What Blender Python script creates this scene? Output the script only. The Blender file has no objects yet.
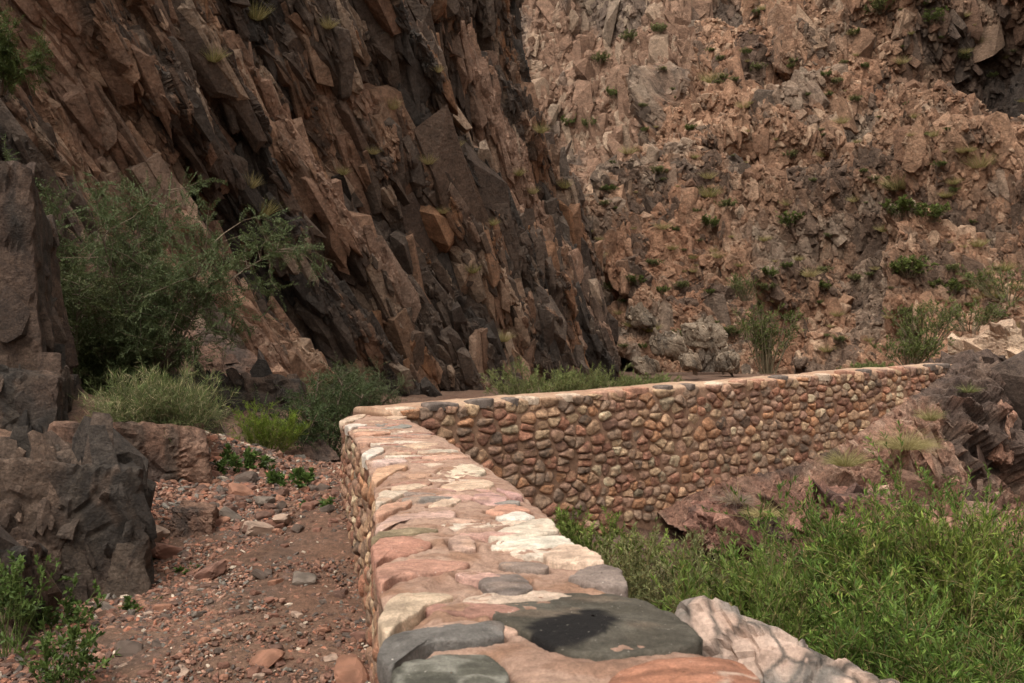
import bpy, bmesh, math, random
import numpy as np
from mathutils import Vector, Matrix

# ------------------------------------------------------------------ camera, sky, sun, exposure
S = bpy.context.scene
C = S.collection
EYE = 1.6
cam_d = bpy.data.cameras.new('camera')
cam = bpy.data.objects.new('camera', cam_d); C.objects.link(cam)
cam.location = (0, 0, EYE)
cam.rotation_euler = (math.radians(90.2), 0, 0)
cam_d.lens = 36.0; cam_d.sensor_width = 36.0
cam_d.clip_start = 0.05; cam_d.clip_end = 2000
cam_d.dof.use_dof = True; cam_d.dof.focus_distance = 9.5; cam_d.dof.aperture_fstop = 13.0
S.camera = cam

SUN_EL, SUN_AZ = math.radians(58), math.radians(214)      # azimuth clockwise from +Y
w = bpy.data.worlds.new('World'); S.world = w; w.use_nodes = True
nt = w.node_tree; nt.nodes.clear()
sky = nt.nodes.new('ShaderNodeTexSky'); sky.sky_type = 'NISHITA'; sky.sun_disc = False
sky.sun_elevation = SUN_EL; sky.sun_rotation = SUN_AZ
sky.air_density = 1.0; sky.dust_density = 6.0; sky.ozone_density = 0.6
hs = nt.nodes.new('ShaderNodeHueSaturation'); hs.inputs['Saturation'].default_value = 0.04
bg = nt.nodes.new('ShaderNodeBackground'); bg.inputs['Strength'].default_value = 0.15
ow = nt.nodes.new('ShaderNodeOutputWorld')
nt.links.new(sky.outputs[0], hs.inputs['Color']); nt.links.new(hs.outputs[0], bg.inputs['Color']); nt.links.new(bg.outputs[0], ow.inputs['Surface'])
sd = bpy.data.lights.new('sun', 'SUN'); sd.energy = 1.1; sd.angle = math.radians(60); sd.color = (1.0, 0.96, 0.88)
so = bpy.data.objects.new('sun', sd); C.objects.link(so)
sv = Vector((math.sin(SUN_AZ) * math.cos(SUN_EL), math.cos(SUN_AZ) * math.cos(SUN_EL), math.sin(SUN_EL)))
so.rotation_euler = sv.to_track_quat('Z', 'Y').to_euler(); so.location = (0, 0, 60)
S.view_settings.view_transform = 'Standard'; S.view_settings.look = 'None'
S.view_settings.gamma = 1.0; S.view_settings.use_curve_mapping = False
S.view_settings.exposure = 0.74
S.render.engine = 'CYCLES'
S.cycles.use_denoising = True
S.cycles.max_bounces = 6; S.cycles.diffuse_bounces = 3; S.cycles.transmission_bounces = 3

# ------------------------------------------------------------------ numpy noise
U = np.uint32
def _h(x, y, z, s):
    h = (x.astype(np.int64).astype(U) * U(73856093)) ^ (y.astype(np.int64).astype(U) * U(19349663)) ^ (z.astype(np.int64).astype(U) * U(83492791)) ^ U((s * 2654435761) & 0xffffffff)
    h ^= h >> U(16); h *= U(0x7feb352d); h ^= h >> U(15); h *= U(0x846ca68b); h ^= h >> U(16)
    return h
def _f(h): return h.astype(np.float64) * (1.0 / 4294967295.0)
def _r(h, k):
    g = h ^ U((k * 0x9E3779B9) & 0xffffffff)
    g *= U(0x85ebca6b); g ^= g >> U(13); g *= U(0xc2b2ae35); g ^= g >> U(16)
    return _f(g)
def vnoise(p, s=0):
    i = np.floor(p); f = p - i; u = f * f * f * (f * (f * 6 - 15) + 10)
    out = 0
    for dx in (0, 1):
        wx = u[:, 0] if dx else 1 - u[:, 0]
        for dy in (0, 1):
            wy = u[:, 1] if dy else 1 - u[:, 1]
            for dz in (0, 1):
                wz = u[:, 2] if dz else 1 - u[:, 2]
                out = out + wx * wy * wz * _f(_h(i[:, 0] + dx, i[:, 1] + dy, i[:, 2] + dz, s))
    return out * 2 - 1
def fbm(p, o=4, s=0, g=0.5):
    t, a, n = 0, 1, 0
    q = p.copy()
    for k in range(o):
        t = t + a * vnoise(q, s + k * 17); n += a; a *= g; q = q * 2.03 + 11.3
    return t / n
def ridged(p, o=4, s=0, g=0.5):
    t, a, n = 0, 1, 0
    q = p.copy()
    for k in range(o):
        t = t + a * (1 - np.abs(vnoise(q, s + k * 17))); n += a; a *= g; q = q * 2.03 + 7.7
    return t / n * 2 - 1
def vor(p, s=0):
    b = np.floor(p - 0.5)
    n = len(p)
    F1 = np.full(n, 9.0); F2 = np.full(n, 9.0); ID = np.zeros(n, U); R = np.zeros((n, 3))
    for dx in (0, 1):
        for dy in (0, 1):
            for dz in (0, 1):
                cx, cy, cz = b[:, 0] + dx, b[:, 1] + dy, b[:, 2] + dz
                h = _h(cx, cy, cz, s)
                rx = p[:, 0] - (cx + 0.5 + (_r(h, 1) - .5) * .8)
                ry = p[:, 1] - (cy + 0.5 + (_r(h, 2) - .5) * .8)
                rz = p[:, 2] - (cz + 0.5 + (_r(h, 3) - .5) * .8)
                d = np.sqrt(rx * rx + ry * ry + rz * rz)
                m = d < F1
                F2 = np.where(m, F1, np.minimum(F2, d))
                F1 = np.where(m, d, F1); ID = np.where(m, h, ID)
                R[m, 0] = rx[m]; R[m, 1] = ry[m]; R[m, 2] = rz[m]
    return F1, F2, ID, R
def sst(a, b, x):
    t = np.clip((x - a) / (b - a), 0, 1); return t * t * (3 - 2 * t)
def facet(p, L, s, rot=None, warp=0.25, off=1.0, tilt=1.0, bias=(0, 0, 0), crack=0.25, cw=0.07, k=13.0):
    """broken-rock blocks: every cell has its own plane, blended over a narrow band at the joints; returns height and a per-cell random number"""
    q = p @ rot.T if rot is not None else p
    q = q / np.asarray(L, float)
    q = q + warp * np.stack([fbm(q * 1.3 + 3, 3, s + 5), fbm(q * 1.3 + 31, 3, s + 6), fbm(q * 1.3 + 57, 3, s + 7)], 1)
    b = np.floor(q - 0.5); n = len(q)
    F1 = np.full(n, 9.0); F2 = np.full(n, 9.0); ID = np.zeros(n, U); num = np.zeros(n); den = np.zeros(n)
    for dx in (0, 1):
        for dy in (0, 1):
            for dz in (0, 1):
                cx, cy, cz = b[:, 0] + dx, b[:, 1] + dy, b[:, 2] + dz
                h = _h(cx, cy, cz, s)
                r = [q[:, i] - (c + 0.5 + (_r(h, i + 1) - .5) * .85) for i, c in enumerate((cx, cy, cz))]
                d = np.sqrt(r[0] * r[0] + r[1] * r[1] + r[2] * r[2])
                hh = off * (_r(h, 4) - .5)
                for i in range(3): hh = hh + r[i] * (tilt * (_r(h, 5 + i) - .5) * 2 + bias[i])
                w_ = np.exp(-k * d); num += w_ * hh; den += w_
                m = d < F1
                F2 = np.where(m, F1, np.minimum(F2, d)); F1 = np.where(m, d, F1); ID = np.where(m, h, ID)
    return num / (den + 1e-30) - crack * (1 - sst(0, cw, F2 - F1)), _r(ID, 9)

# ------------------------------------------------------------------ object helpers
def tag(o, label=None, cat=None, group=None, kind=None):
    if label: o['label'] = label
    if cat: o['category'] = cat
    if group: o['group'] = group
    if kind: o['kind'] = kind
    return o
def empty(name, loc=(0, 0, 0)):
    o = bpy.data.objects.new(name, None); o.empty_display_size = .1; C.objects.link(o); o.location = loc
    return o
def mesh_np(name, V, F, col=None, mat=None, smooth=False):
    """F: (n,k) array or list of such arrays (one k each)"""
    Fs = F if isinstance(F, list) else [F]
    me = bpy.data.meshes.new(name)
    V = np.ascontiguousarray(V, np.float32)
    me.vertices.add(len(V)); me.vertices.foreach_set('co', V.ravel())
    loops = np.concatenate([f.ravel() for f in Fs]).astype(np.int32)
    tot = np.concatenate([np.full(len(f), f.shape[1], np.int32) for f in Fs])
    st = np.concatenate([[0], np.cumsum(tot)[:-1]]).astype(np.int32)
    me.loops.add(len(loops)); me.loops.foreach_set('vertex_index', loops)
    me.polygons.add(len(tot)); me.polygons.foreach_set('loop_start', st); me.polygons.foreach_set('loop_total', tot)
    me.update(calc_edges=True); me.validate()
    me.polygons.foreach_set('use_smooth', np.full(len(me.polygons), smooth, bool))
    if col is not None:
        a = me.color_attributes.new('col', 'FLOAT_COLOR', 'POINT')
        c4 = np.ones((len(V), 4), np.float32); c4[:, :3] = np.clip(np.asarray(col) * (((.86, .82, .755) if mat.name == 'cap_stone' else (.78, .735, .65)) if mat and mat.name in ('cap_stone', 'mortar') else (1.0, .965, .83)), 0.002, 0.95)
        a.data.foreach_set('color', c4.ravel())
    if mat: me.materials.append(mat)
    return me
def link(name, me, parent=None, loc=None):
    o = bpy.data.objects.new(name, me); C.objects.link(o)
    if parent is not None:
        o.parent = parent
        o.matrix_parent_inverse = Matrix.Translation(-Vector(parent.location)) if loc is None else Matrix()
    if loc is not None: o.location = loc
    return o
def grid_faces(nu, nv, wrap=False):
    i = np.arange(nu if wrap else nu - 1)[:, None]; j = np.arange(nv - 1)[None, :]
    i2 = (i + 1) % nu
    a = i * nv + j; b = i2 * nv + j
    return np.stack([a + 0 * j, b + 0 * j, b + 1, a + 1], -1).reshape(-1, 4)
def vnormals(V, F):
    n = np.zeros_like(V)
    a = V[F[:, 2]] - V[F[:, 0]]; b = V[F[:, -1]] - V[F[:, 1]]
    fn = np.cross(a, b) if F.shape[1] == 4 else np.cross(V[F[:, 1]] - V[F[:, 0]], a)
    for k in range(F.shape[1]):
        for c in range(3): n[:, c] += np.bincount(F[:, k], fn[:, c], len(V))
    return n / (np.linalg.norm(n, axis=1)[:, None] + 1e-12)
def gsmooth(N, nu, nv, it):
    G = N.reshape(nu, nv, 3).copy()
    for _ in range(it):
        A = G.copy(); A[1:] += G[:-1]; A[:-1] += G[1:]; A[:, 1:] += G[:, :-1]; A[:, :-1] += G[:, 1:]
        G = A / (np.linalg.norm(A, axis=-1, keepdims=True) + 1e-12)
    return G.reshape(-1, 3)
def relax(nu, nfine, nv, chans):
    """even out a sheet's grid after a big displacement: first along its columns, then along its rows; chans[0] is the position"""
    G = [c.reshape(nu, nv, -1).copy() for c in chans]
    def run(axis):
        P_ = G[0][:, :nfine]
        dist = np.linalg.norm(P_ - np.array([0, 0, EYE]), axis=-1)
        seg = np.linalg.norm(np.diff(P_, axis=axis), axis=-1)
        seg = seg / (dist[1:] if axis == 0 else dist[:, 1:])
        seg = seg + .35 * seg.mean()
        z_ = np.zeros((1, seg.shape[1])) if axis == 0 else np.zeros((seg.shape[0], 1))
        cum = np.concatenate([z_, np.cumsum(seg, axis)], axis)
        n_ = cum.shape[axis]
        for i in range(cum.shape[1 - axis]):
            cc = cum[:, i] if axis == 0 else cum[i]
            t = np.linspace(0, cc[-1], n_)
            if axis == 0:
                base = np.interp(np.arange(n_), np.arange(n_), cum.mean(1) / cum.mean(1)[-1]) * cc[-1]
                t = base
            for g in G:
                sub_ = g[:, i] if axis == 0 else g[i, :nfine]
                new = np.stack([np.interp(t, cc, sub_[:, k]) for k in range(g.shape[2])], 1)
                if axis == 0: g[:, i] = new
                else: g[i, :nfine] = new
    run(1); run(0)
    return [g.reshape(nu * nv, -1) if g.shape[2] > 1 else g.reshape(-1) for g in G]
def lerp(a, b, t): return a + (b - a) * t
def mixc(c1, c2, t): return np.asarray(c1) + (np.asarray(c2) - np.asarray(c1)) * t[:, None]
def P(px, py, Y):
    """a photograph position at distance Y as a place in the canyon"""
    return np.array([(px - 512) / 1024 * Y, Y, EYE - (py - 345) / 1024 * Y])

# ------------------------------------------------------------------ materials
def mat_attr(name, rough=0.9, bump_scale=30, bump=0.3, var=0.25, detail_scale=25, spec=0.25, speck=None, bump2=None):
    m = bpy.data.materials.new(name); m.use_nodes = True
    t = m.node_tree; n = t.nodes; l = t.links
    b = n['Principled BSDF']; b.inputs['Roughness'].default_value = rough
    b.inputs['Specular IOR Level'].default_value = spec
    at = n.new('ShaderNodeVertexColor'); at.layer_name = 'col'
    tc = n.new('ShaderNodeTexCoord')
    nz = n.new('ShaderNodeTexNoise'); nz.inputs['Scale'].default_value = detail_scale; nz.inputs['Detail'].default_value = 8; nz.inputs['Roughness'].default_value = .65
    l.new(tc.outputs['Object'], nz.inputs['Vector'])
    mr = n.new('ShaderNodeMapRange'); mr.inputs[1].default_value = .34; mr.inputs[2].default_value = .66; mr.inputs[3].default_value = 1 - var; mr.inputs[4].default_value = 1 + var
    l.new(nz.outputs['Fac'], mr.inputs[0])
    mx = n.new('ShaderNodeVectorMath'); mx.operation = 'SCALE'
    l.new(at.outputs['Color'], mx.inputs[0]); l.new(mr.outputs[0], mx.inputs['Scale'])
    nz2 = n.new('ShaderNodeTexNoise'); nz2.inputs['Scale'].default_value = detail_scale * 5; nz2.inputs['Detail'].default_value = 5; nz2.inputs['Roughness'].default_value = .7
    l.new(tc.outputs['Object'], nz2.inputs['Vector'])
    mr2 = n.new('ShaderNodeMapRange'); mr2.inputs[1].default_value = .36; mr2.inputs[2].default_value = .64; mr2.inputs[3].default_value = 1 - var * .8; mr2.inputs[4].default_value = 1 + var * .8
    l.new(nz2.outputs['Fac'], mr2.inputs[0])
    mx2 = n.new('ShaderNodeVectorMath'); mx2.operation = 'SCALE'
    l.new(mx.outputs[0], mx2.inputs[0]); l.new(mr2.outputs[0], mx2.inputs['Scale'])
    out = mx2.outputs[0]
    if speck:
        sc, thr, colr = speck
        vo = n.new('ShaderNodeTexNoise'); vo.inputs['Scale'].default_value = sc; vo.inputs['Detail'].default_value = 3
        l.new(tc.outputs['Object'], vo.inputs['Vector'])
        m2 = n.new('ShaderNodeMapRange'); m2.inputs[1].default_value = thr; m2.inputs[2].default_value = thr + .06; m2.inputs[3].default_value = 0; m2.inputs[4].default_value = .8
        l.new(vo.outputs['Fac'], m2.inputs[0])
        mc = n.new('ShaderNodeMix'); mc.data_type = 'RGBA'
        l.new(m2.outputs[0], mc.inputs['Factor']); l.new(out, mc.inputs[6]); mc.inputs[7].default_value = (*colr, 1)
        out = mc.outputs[2]
    l.new(out, b.inputs['Base Color'])
    nb = n.new('ShaderNodeTexNoise'); nb.inputs['Scale'].default_value = bump_scale; nb.inputs['Detail'].default_value = 9; nb.inputs['Roughness'].default_value = .7
    l.new(tc.outputs['Object'], nb.inputs['Vector'])
    bp = n.new('ShaderNodeBump'); bp.inputs['Strength'].default_value = bump; bp.inputs['Distance'].default_value = 1.0 / bump_scale
    l.new(nb.outputs['Fac'], bp.inputs['Height']); l.new(bp.outputs[0], b.inputs['Normal'])
    return m
def mat_leaf(name, trans=0.35, rough=0.55):
    m = bpy.data.materials.new(name); m.use_nodes = True
    t = m.node_tree; n = t.nodes; l = t.links
    b = n['Principled BSDF']; b.inputs['Roughness'].default_value = rough; b.inputs['Specular IOR Level'].default_value = .2
    at = n.new('ShaderNodeVertexColor'); at.layer_name = 'col'
    l.new(at.outputs['Color'], b.inputs['Base Color'])
    tr = n.new('ShaderNodeBsdfTranslucent'); l.new(at.outputs['Color'], tr.inputs['Color'])
    ms = n.new('ShaderNodeMixShader'); ms.inputs[0].default_value = trans
    l.new(b.outputs[0], ms.inputs[1]); l.new(tr.outputs[0], ms.inputs[2])
    l.new(ms.outputs[0], n['Material Output'].inputs['Surface'])
    return m
M_CLIFF = mat_attr('cliff_rock', bump_scale=5, bump=.9, var=.34, detail_scale=2.6, rough=.85)
M_SLOPE = mat_attr('slope_rock', bump_scale=3.2, bump=.9, var=.34, detail_scale=1.6, rough=.92)
M_ROCK = mat_attr('boulder_rock', bump_scale=26, bump=.9, var=.42, detail_scale=16, rough=.8)
M_PALE = mat_attr('pale_rock', bump_scale=25, bump=.4, var=.22, detail_scale=14, rough=.85)
M_STONE = mat_attr('wall_stone', bump_scale=70, bump=.8, var=.34, detail_scale=28, rough=.82)
M_CAP = mat_attr('cap_stone', bump_scale=90, bump=.8, var=.26, detail_scale=40, rough=.8, speck=(150, .70, (.75, .65, .55)))
M_MORTAR = mat_attr('mortar', bump_scale=120, bump=1.0, var=.22, detail_scale=40, rough=.95)
M_GROUND = mat_attr('earth', bump_scale=40, bump=.8, var=.35, detail_scale=26, rough=.97, speck=(75, .70, (.36, .27, .23)))
M_GRAVEL = mat_attr('gravel', bump_scale=80, bump=.3, var=.25, detail_scale=60, rough=.9)
M_LEAF = mat_leaf('leaf')
M_WOOD = mat_attr('bark', bump_scale=60, bump=.4, var=.3, detail_scale=40, rough=.9)

# ------------------------------------------------------------------ layout of wall, path and gully
def edge(px):
    a = []
    for x, y in px:
        Y = 512.0 / (y - 345); a.append(((x - 512) / 1024 * Y, Y))
    return a
EL = [(-.02, -1.5), (-.07, 0.0), (-.13, 0.9)] + edge([(390, 660), (379, 600), (373, 545), (374, 500), (370, 470), (361, 447), (348, 430), (338, 419.5), (346, 414.5), (365, 411)])
ER = [(.62, -1.5), (.55, 0.0), (.45, 0.9)] + edge([(755, 680), (692, 632), (626, 588), (560, 523), (526, 488), (480, 460), (455, 441), (430, 428), (408, 417), (398, 411)])
def resample(pts, n, smooth=2):
    p = np.array(pts, float)
    for _ in range(smooth):
        q = [p[0]]
        for a, b in zip(p[:-1], p[1:]): q += [a * .75 + b * .25, a * .25 + b * .75]
        q.append(p[-1]); p = np.array(q)
    d = np.concatenate([[0], np.cumsum(np.linalg.norm(np.diff(p, axis=0), axis=1))])
    t = np.linspace(0, d[-1], n)
    return np.stack([np.interp(t, d, p[:, k]) for k in range(p.shape[1])], 1)
CAPZ = 1.1
FA, FB = np.array([-.75, 7.2]), np.array([5.13, 12.0])     # foot line of the far wall's near face
FD = (FB - FA) / np.linalg.norm(FB - FA); FLEN = np.linalg.norm(FB - FA)
FN = np.array([FD[1], -FD[0]])                               # towards the camera
FT = .45
def far_top(t): return 1.15 + .216 * t
def far_bot(t): return np.interp(t, [-.1, .2, .35, .4145, .489, .6126, .728, .8565, 1.0], [.0, .13, .16, .30, .36, .41, .607, .94, 1.28])

WLx = np.array(EL)[:, 0]; WLy = np.array(EL)[:, 1]; WRx = np.array(ER)[:, 0]; WRy = np.array(ER)[:, 1]
def path_z(y): return np.interp(y, [-4, 0, 4.2, 5, 6, 7, 7.7, 8.3, 9.6, 12, 16], [-.2, 0, .22, .30, .45, .60, .66, .64, .42, .35, .4])
def ground_z(x, y, detail=True):
    x = np.asarray(x, float); y = np.asarray(y, float)
    zp = path_z(y)
    # left bank: rises away from the trail
    xl = np.interp(y, [-4, 3, 4.5, 6, 7.5, 9, 12, 20], [-1.9, -2.2, -2.3, -2.0, -2.1, -3.0, -5.2, -8])
    dl = np.maximum(xl - x, 0)
    z = zp + np.interp(dl, [0, .4, 1.5, 4, 10], [0, .10, .45, 1.7, 5.5])
    z = z + .30 * np.exp(-((y - 7.9) / .75) ** 2) * sst(-1.45, -2.7, x)
    # gully on the right of the near wall and in front of the far wall
    wr = np.interp(y, WRy[:-1], WRx[:-1])
    rel = np.stack([x - FA[0], y - FA[1]], -1)
    sfar = rel @ FN          # >0 in front of the far wall
    tfar = np.clip((rel @ FD) / FLEN, -.2, 1.2)
    inside = np.minimum(x - (np.interp(y, WRy, WRx) - .12), sfar + .22)
    gul = far_bot(tfar) - .12 - np.clip(sfar - .15, 0, 9) * .75 - .45 * sst(.3, .5, tfar) - .6 * sst(.7, 1.0, tfar)
    gul = np.maximum(gul, -1.0 + .05 * np.sin(x * 2))
    m = sst(0, .22, inside)
    m = np.where(y > 16, 0, m)
    z = z * (1 - m) + gul * m
    # the floor behind the far wall sinks to the wash
    back = sst(1.6, 6, -sfar) * sst(-5.5, -2.0, x)
    z = lerp(z, np.interp(y, [8, 14, 25, 45, 70], [.75, .55, .2, .0, .2]), back * (1 - m))
    return z

# ------------------------------------------------------------------ ground: one grid, its trail faces are a separate sheet
def nonuni(segs):
    a = []
    for x0, x1, st in segs:
        a.append(np.arange(x0, x1, st))
    return np.concatenate(a + [[segs[-1][1]]])
gx = nonuni([(-60, -12, 2.5), (-12, -4.5, .3), (-4.5, -3.2, .06), (-3.2, .4, .022), (.4, 3.2, .07), (3.2, 9, .25), (9, 90, 3)])
gy = nonuni([(-14, -2, .6), (-2, 3, .12), (3, 9.5, .028), (9.5, 14, .09), (14, 30, .5), (30, 190, 4)])
X, Y = np.meshgrid(gx, gy, indexing='ij'); x, y = X.ravel(), Y.ravel()
z = ground_z(x, y)
p3 = np.stack([x, y, z * 0], 1)
near = sst(40, 10, np.hypot(x, y))
off_ = sst(.2, 1.2, np.interp(y, [-4, 3, 4.5, 6, 7.5, 9, 12, 20], [-1.9, -2.2, -2.3, -2.0, -2.1, -2.6, -3.2, -4]) - x) + sst(10, 12, y)
z = z + .10 * np.minimum(off_, 1) * facet(p3, (.7, .7, 9), 77, None, .3, 1, .8, (0, 0, 0), .2)[0] + .07 * fbm(p3 * .9, 4, 3) + near * (.020 * fbm(p3 * 5, 4, 8) + .012 * ridged(p3 * 17, 3, 12))
V = np.stack([x, y, z], 1)
base = mixc((.110, .063, .046), (.165, .100, .075), sst(-.4, .4, fbm(p3 * 1.3, 4, 21)))
base = mixc(base, (.10, .066, .055), sst(0.0, .5, fbm(p3 * 3.1 + 9, 4, 25)) * .8)
tr = sst(.75, .2, np.abs(x - np.interp(y, [0, 4.2, 6, 7.5], [-.9, -1.05, -1.15, -1.35])))       # trodden strip, redder
base = mixc(base, (.165, .090, .065), tr * .6 * sst(-.5, .3, fbm(p3 * 2.1, 3, 5)))
F = grid_faces(len(gx), len(gy))
fc = V[F].mean(1)
xl_ = np.interp(fc[:, 1], [-4, 3, 4.5, 6, 7.5, 9], [-1.4, -1.7, -1.85, -1.75, -1.85, -2.6])
xr_ = np.interp(fc[:, 1], WLy, WLx) + .1
onp = (fc[:, 0] > xl_ - .1) & (fc[:, 0] < xr_) & (fc[:, 1] < 9) & (fc[:, 1] > -2)
def submesh(name, V, F, col, mat, smooth=True):
    u, inv = np.unique(F.ravel(), return_inverse=True)
    return mesh_np(name, V[u], inv.reshape(F.shape), col[u], mat, smooth)
tag(link('path', submesh('path', V, F[onp], base, M_GROUND)), 'reddish dirt trail strewn with gravel beside the stone wall', 'path', kind='structure')
tag(link('ground', submesh('ground', V, F[~onp], base, M_GROUND)), 'rust brown canyon floor and gully under the cliffs', 'ground', kind='structure')

# ------------------------------------------------------------------ cliffs
def polycurve(pts, spacing_fn):
    p = np.array(pts, float)
    for _ in range(4):
        q = [p[0]]
        for a, b in zip(p[:-1], p[1:]): q += [a * .75 + b * .25, a * .25 + b * .75]
        q.append(p[-1]); p = np.array(q)
    seg = np.linalg.norm(np.diff(p, axis=0), axis=1)
    d = np.concatenate([[0], np.cumsum(seg)])
    s, out = 0.0, []
    while s < d[-1]:
        pt = np.array([np.interp(s, d, p[:, k]) for k in range(2)]); out.append(pt); s += spacing_fn(pt)
    return np.array(out)
def cliff_sheet(curve, setback_fn, z0, zf_fn, ztop, nfine, ncoarse):
    t = np.gradient(curve, axis=0); t /= np.linalg.norm(t, axis=1)[:, None]
    k = 25; ker = np.ones(k) / k
    for c in range(2): t[:, c] = np.convolve(np.pad(t[:, c], k // 2, 'edge'), ker, 'valid')
    t /= np.linalg.norm(t, axis=1)[:, None]
    n = np.stack([t[:, 1], -t[:, 0]], 1)          # to the right of travel = outwards
    zf = zf_fn(curve)
    v = np.linspace(0, 1, nfine)
    Z = z0 + (zf[:, None] - z0) * v[None, :]
    vc = (np.linspace(0, 1, ncoarse + 1)[1:]) ** 1.4
    Z = np.concatenate([Z, zf[:, None] + (ztop - zf[:, None]) * vc[None, :]], 1)
    sb = setback_fn(Z, curve)
    B = np.stack([curve[:, 0, None] - n[:, 0, None] * sb, curve[:, 1, None] - n[:, 1, None] * sb, Z], -1)
    N = np.broadcast_to(np.stack([n[:, 0], n[:, 1], n[:, 0] * 0 + .3], 1)[:, None, :], B.shape)
    N = N / np.linalg.norm(N, axis=-1, keepdims=True)
    return B.reshape(-1, 3), N.reshape(-1, 3), len(curve), Z.shape[1]
def frame_rot(tx, ty, ang):
    """rows: dip direction (right and down the face), across it, and out of the face"""
    t = np.array([tx, ty, 0]) / math.hypot(tx, ty); zz = np.array([0, 0, 1.]); n = np.array([t[1], -t[0], 0])
    a = math.radians(ang)
    d = t * math.cos(a) - zz * math.sin(a); e = t * math.sin(a) + zz * math.cos(a)
    return np.stack([d, e, n])

def hulls(n, seed, boxy=.5, npts=16):
    rng = np.random.RandomState(seed); out = []
    while len(out) < n:
        p = rng.uniform(-1, 1, (npts, 3)); m = np.max(np.abs(p), 1, keepdims=True)
        p = p / m * rng.uniform(.78, 1.0, (npts, 1)); l2 = np.linalg.norm(p, axis=1, keepdims=True)
        p = p * (boxy + (1 - boxy) / l2)
        bm = bmesh.new()
        for q in p: bm.verts.new(q)
        bmesh.ops.convex_hull(bm, input=bm.verts)
        bmesh.ops.delete(bm, geom=[v for v in bm.verts if not v.link_faces], context='VERTS')
        bmesh.ops.recalc_face_normals(bm, faces=bm.faces)
        bm.verts.index_update()
        v = np.array([q.co[:] for q in bm.verts]); f = np.array([[k.index for k in q.verts] for q in bm.faces]); bm.free()
        out.append((v, f))
    return out
HULLS = hulls(36, 4, .55, 14)
def smallrot(rng, n, sd_):
    w_ = rng.normal(0, 1, (n, 3)) * np.asarray(sd_); th = np.linalg.norm(w_, axis=1)[:, None, None] + 1e-9
    K = np.zeros((n, 3, 3)); K[:, 0, 1] = -w_[:, 2]; K[:, 0, 2] = w_[:, 1]; K[:, 1, 0] = w_[:, 2]; K[:, 1, 2] = -w_[:, 0]; K[:, 2, 0] = -w_[:, 1]; K[:, 2, 1] = w_[:, 0]
    K = K / th
    return np.eye(3)[None] + np.sin(th) * K + (1 - np.cos(th)) * (K @ K)
def blocks(rng, pos, nrm_, size, dims, frame, sd_, colr, sink):
    """angular joint blocks standing out of a rock face; frame rows are the block axes"""
    n = len(pos); which = rng.randint(len(HULLS), size=n)
    R = smallrot(rng, n, sd_)
    A = np.einsum('nij,jk->nik', R, frame)              # local axes as rows
    sc_ = size[:, None] * np.asarray(dims)[None, :] * rng.lognormal(0, .25, (n, 3)) * .5
    Vs, Fs, Cs = [], [], []; off = 0
    for k, (v, f) in enumerate(HULLS):
        m = np.where(which == k)[0]
        if not len(m): continue
        lv = v[None] * sc_[m][:, None, :]
        wv = np.einsum('nvi,nij->nvj', lv, A[m]) + (pos[m] - nrm_[m] * (sink * sc_[m][:, 2:3]))[:, None, :]
        Vs.append(wv.reshape(-1, 3)); nf = len(v)
        Fs.append((f[None] + (np.arange(len(m)) * nf)[:, None, None] + off).reshape(-1, 3)); off += nf * len(m)
        Cs.append(np.repeat(colr[m], nf, 0))
    return np.concatenate(Vs), np.concatenate(Fs), np.concatenate(Cs)
def rock_mesh(name, V, F, col, parts, mat):
    n = len(V); Vs = [V]; Cs = [col]; Ts = []
    for (v, f, c) in parts:
        Vs.append(v); Ts.append(f + n); Cs.append(c); n += len(v)
    return mesh_np(name, np.concatenate(Vs), [F, np.concatenate(Ts)], np.concatenate(Cs), mat)
# left cliff, dark and steeply bedded
LC = [(-20, -12), (-13, 0), (-9.5, 9), (-7.4, 16), (-5.6, 23), (-2.2, 32), (1.5, 40), (3.5, 45), (4.1, 48.5), (2.6, 54), (-4, 66), (-18, 84)]
curve = polycurve(LC, lambda p: max(.03, np.hypot(*p) / 1024 * 1.25) if p[1] < 50 and p[1] > 7 else .5)
B, N, nu, nv = cliff_sheet(curve, lambda Z, c: .25 * Z, -1.2, lambda c: EYE + .40 * np.hypot(c[:, 0], c[:, 1] * 1.05) + 1, 46, 560, 40)
R1 = frame_rot(.41, .91, 44); R2 = frame_rot(.41, .91, 50)
rt = sst(26, 42, B[:, 1])
F = grid_faces(nu, nv)
sc = np.clip(np.hypot(B[:, 0], B[:, 1]) / 22, .55, 1.1)
big = fbm((B @ R1.T) / np.array([11, 4.0, 5.0]), 3, 101)
gul = ridged((B @ R1.T) / np.array([16, 5.5, 9.0]) + 4, 3, 111)
f1, c1 = facet(B, (8.0, 2.5, 3.4), 120, R1, .20, .9, .55, (0, -.8, 0), .2, k=26.0)
V = B + N * ((1.25 * big + .9 * gul + 1.15 * f1) * sc)[:, None]
V, N, c1, sc = relax(nu, 560, nv, [V, N, c1, sc])
n1 = gsmooth(vnormals(V, F), nu, nv, 16)
n1 = n1 * np.sign(np.sum(n1 * N, 1))[:, None]; n1 = n1 + N; n1 /= np.linalg.norm(n1, axis=1)[:, None]
f2, c2 = facet(V, (3.0, 1.0, 1.5), 130, R2, .16, .9, .6, (0, -.8, 0), .25, k=24.0)
V = V + n1 * (.42 * f2 * sc)[:, None]
f3, c3 = facet(V, (1.1, .42, .6), 140, R1, .16, .9, .7, (0, -.7, 0), .3, k=20.0)
V = V + n1 * (.10 * f3 * sc)[:, None]
f4, c4 = facet(V, (.42, .2, .24), 150, R2, .18, .9, .7, (0, -.5, 0), .3, k=16.0)
V = V + n1 * ((.04 * f4 + .03 * fbm(V * 4.2, 4, 160)) * sc)[:, None]
B = V
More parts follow.
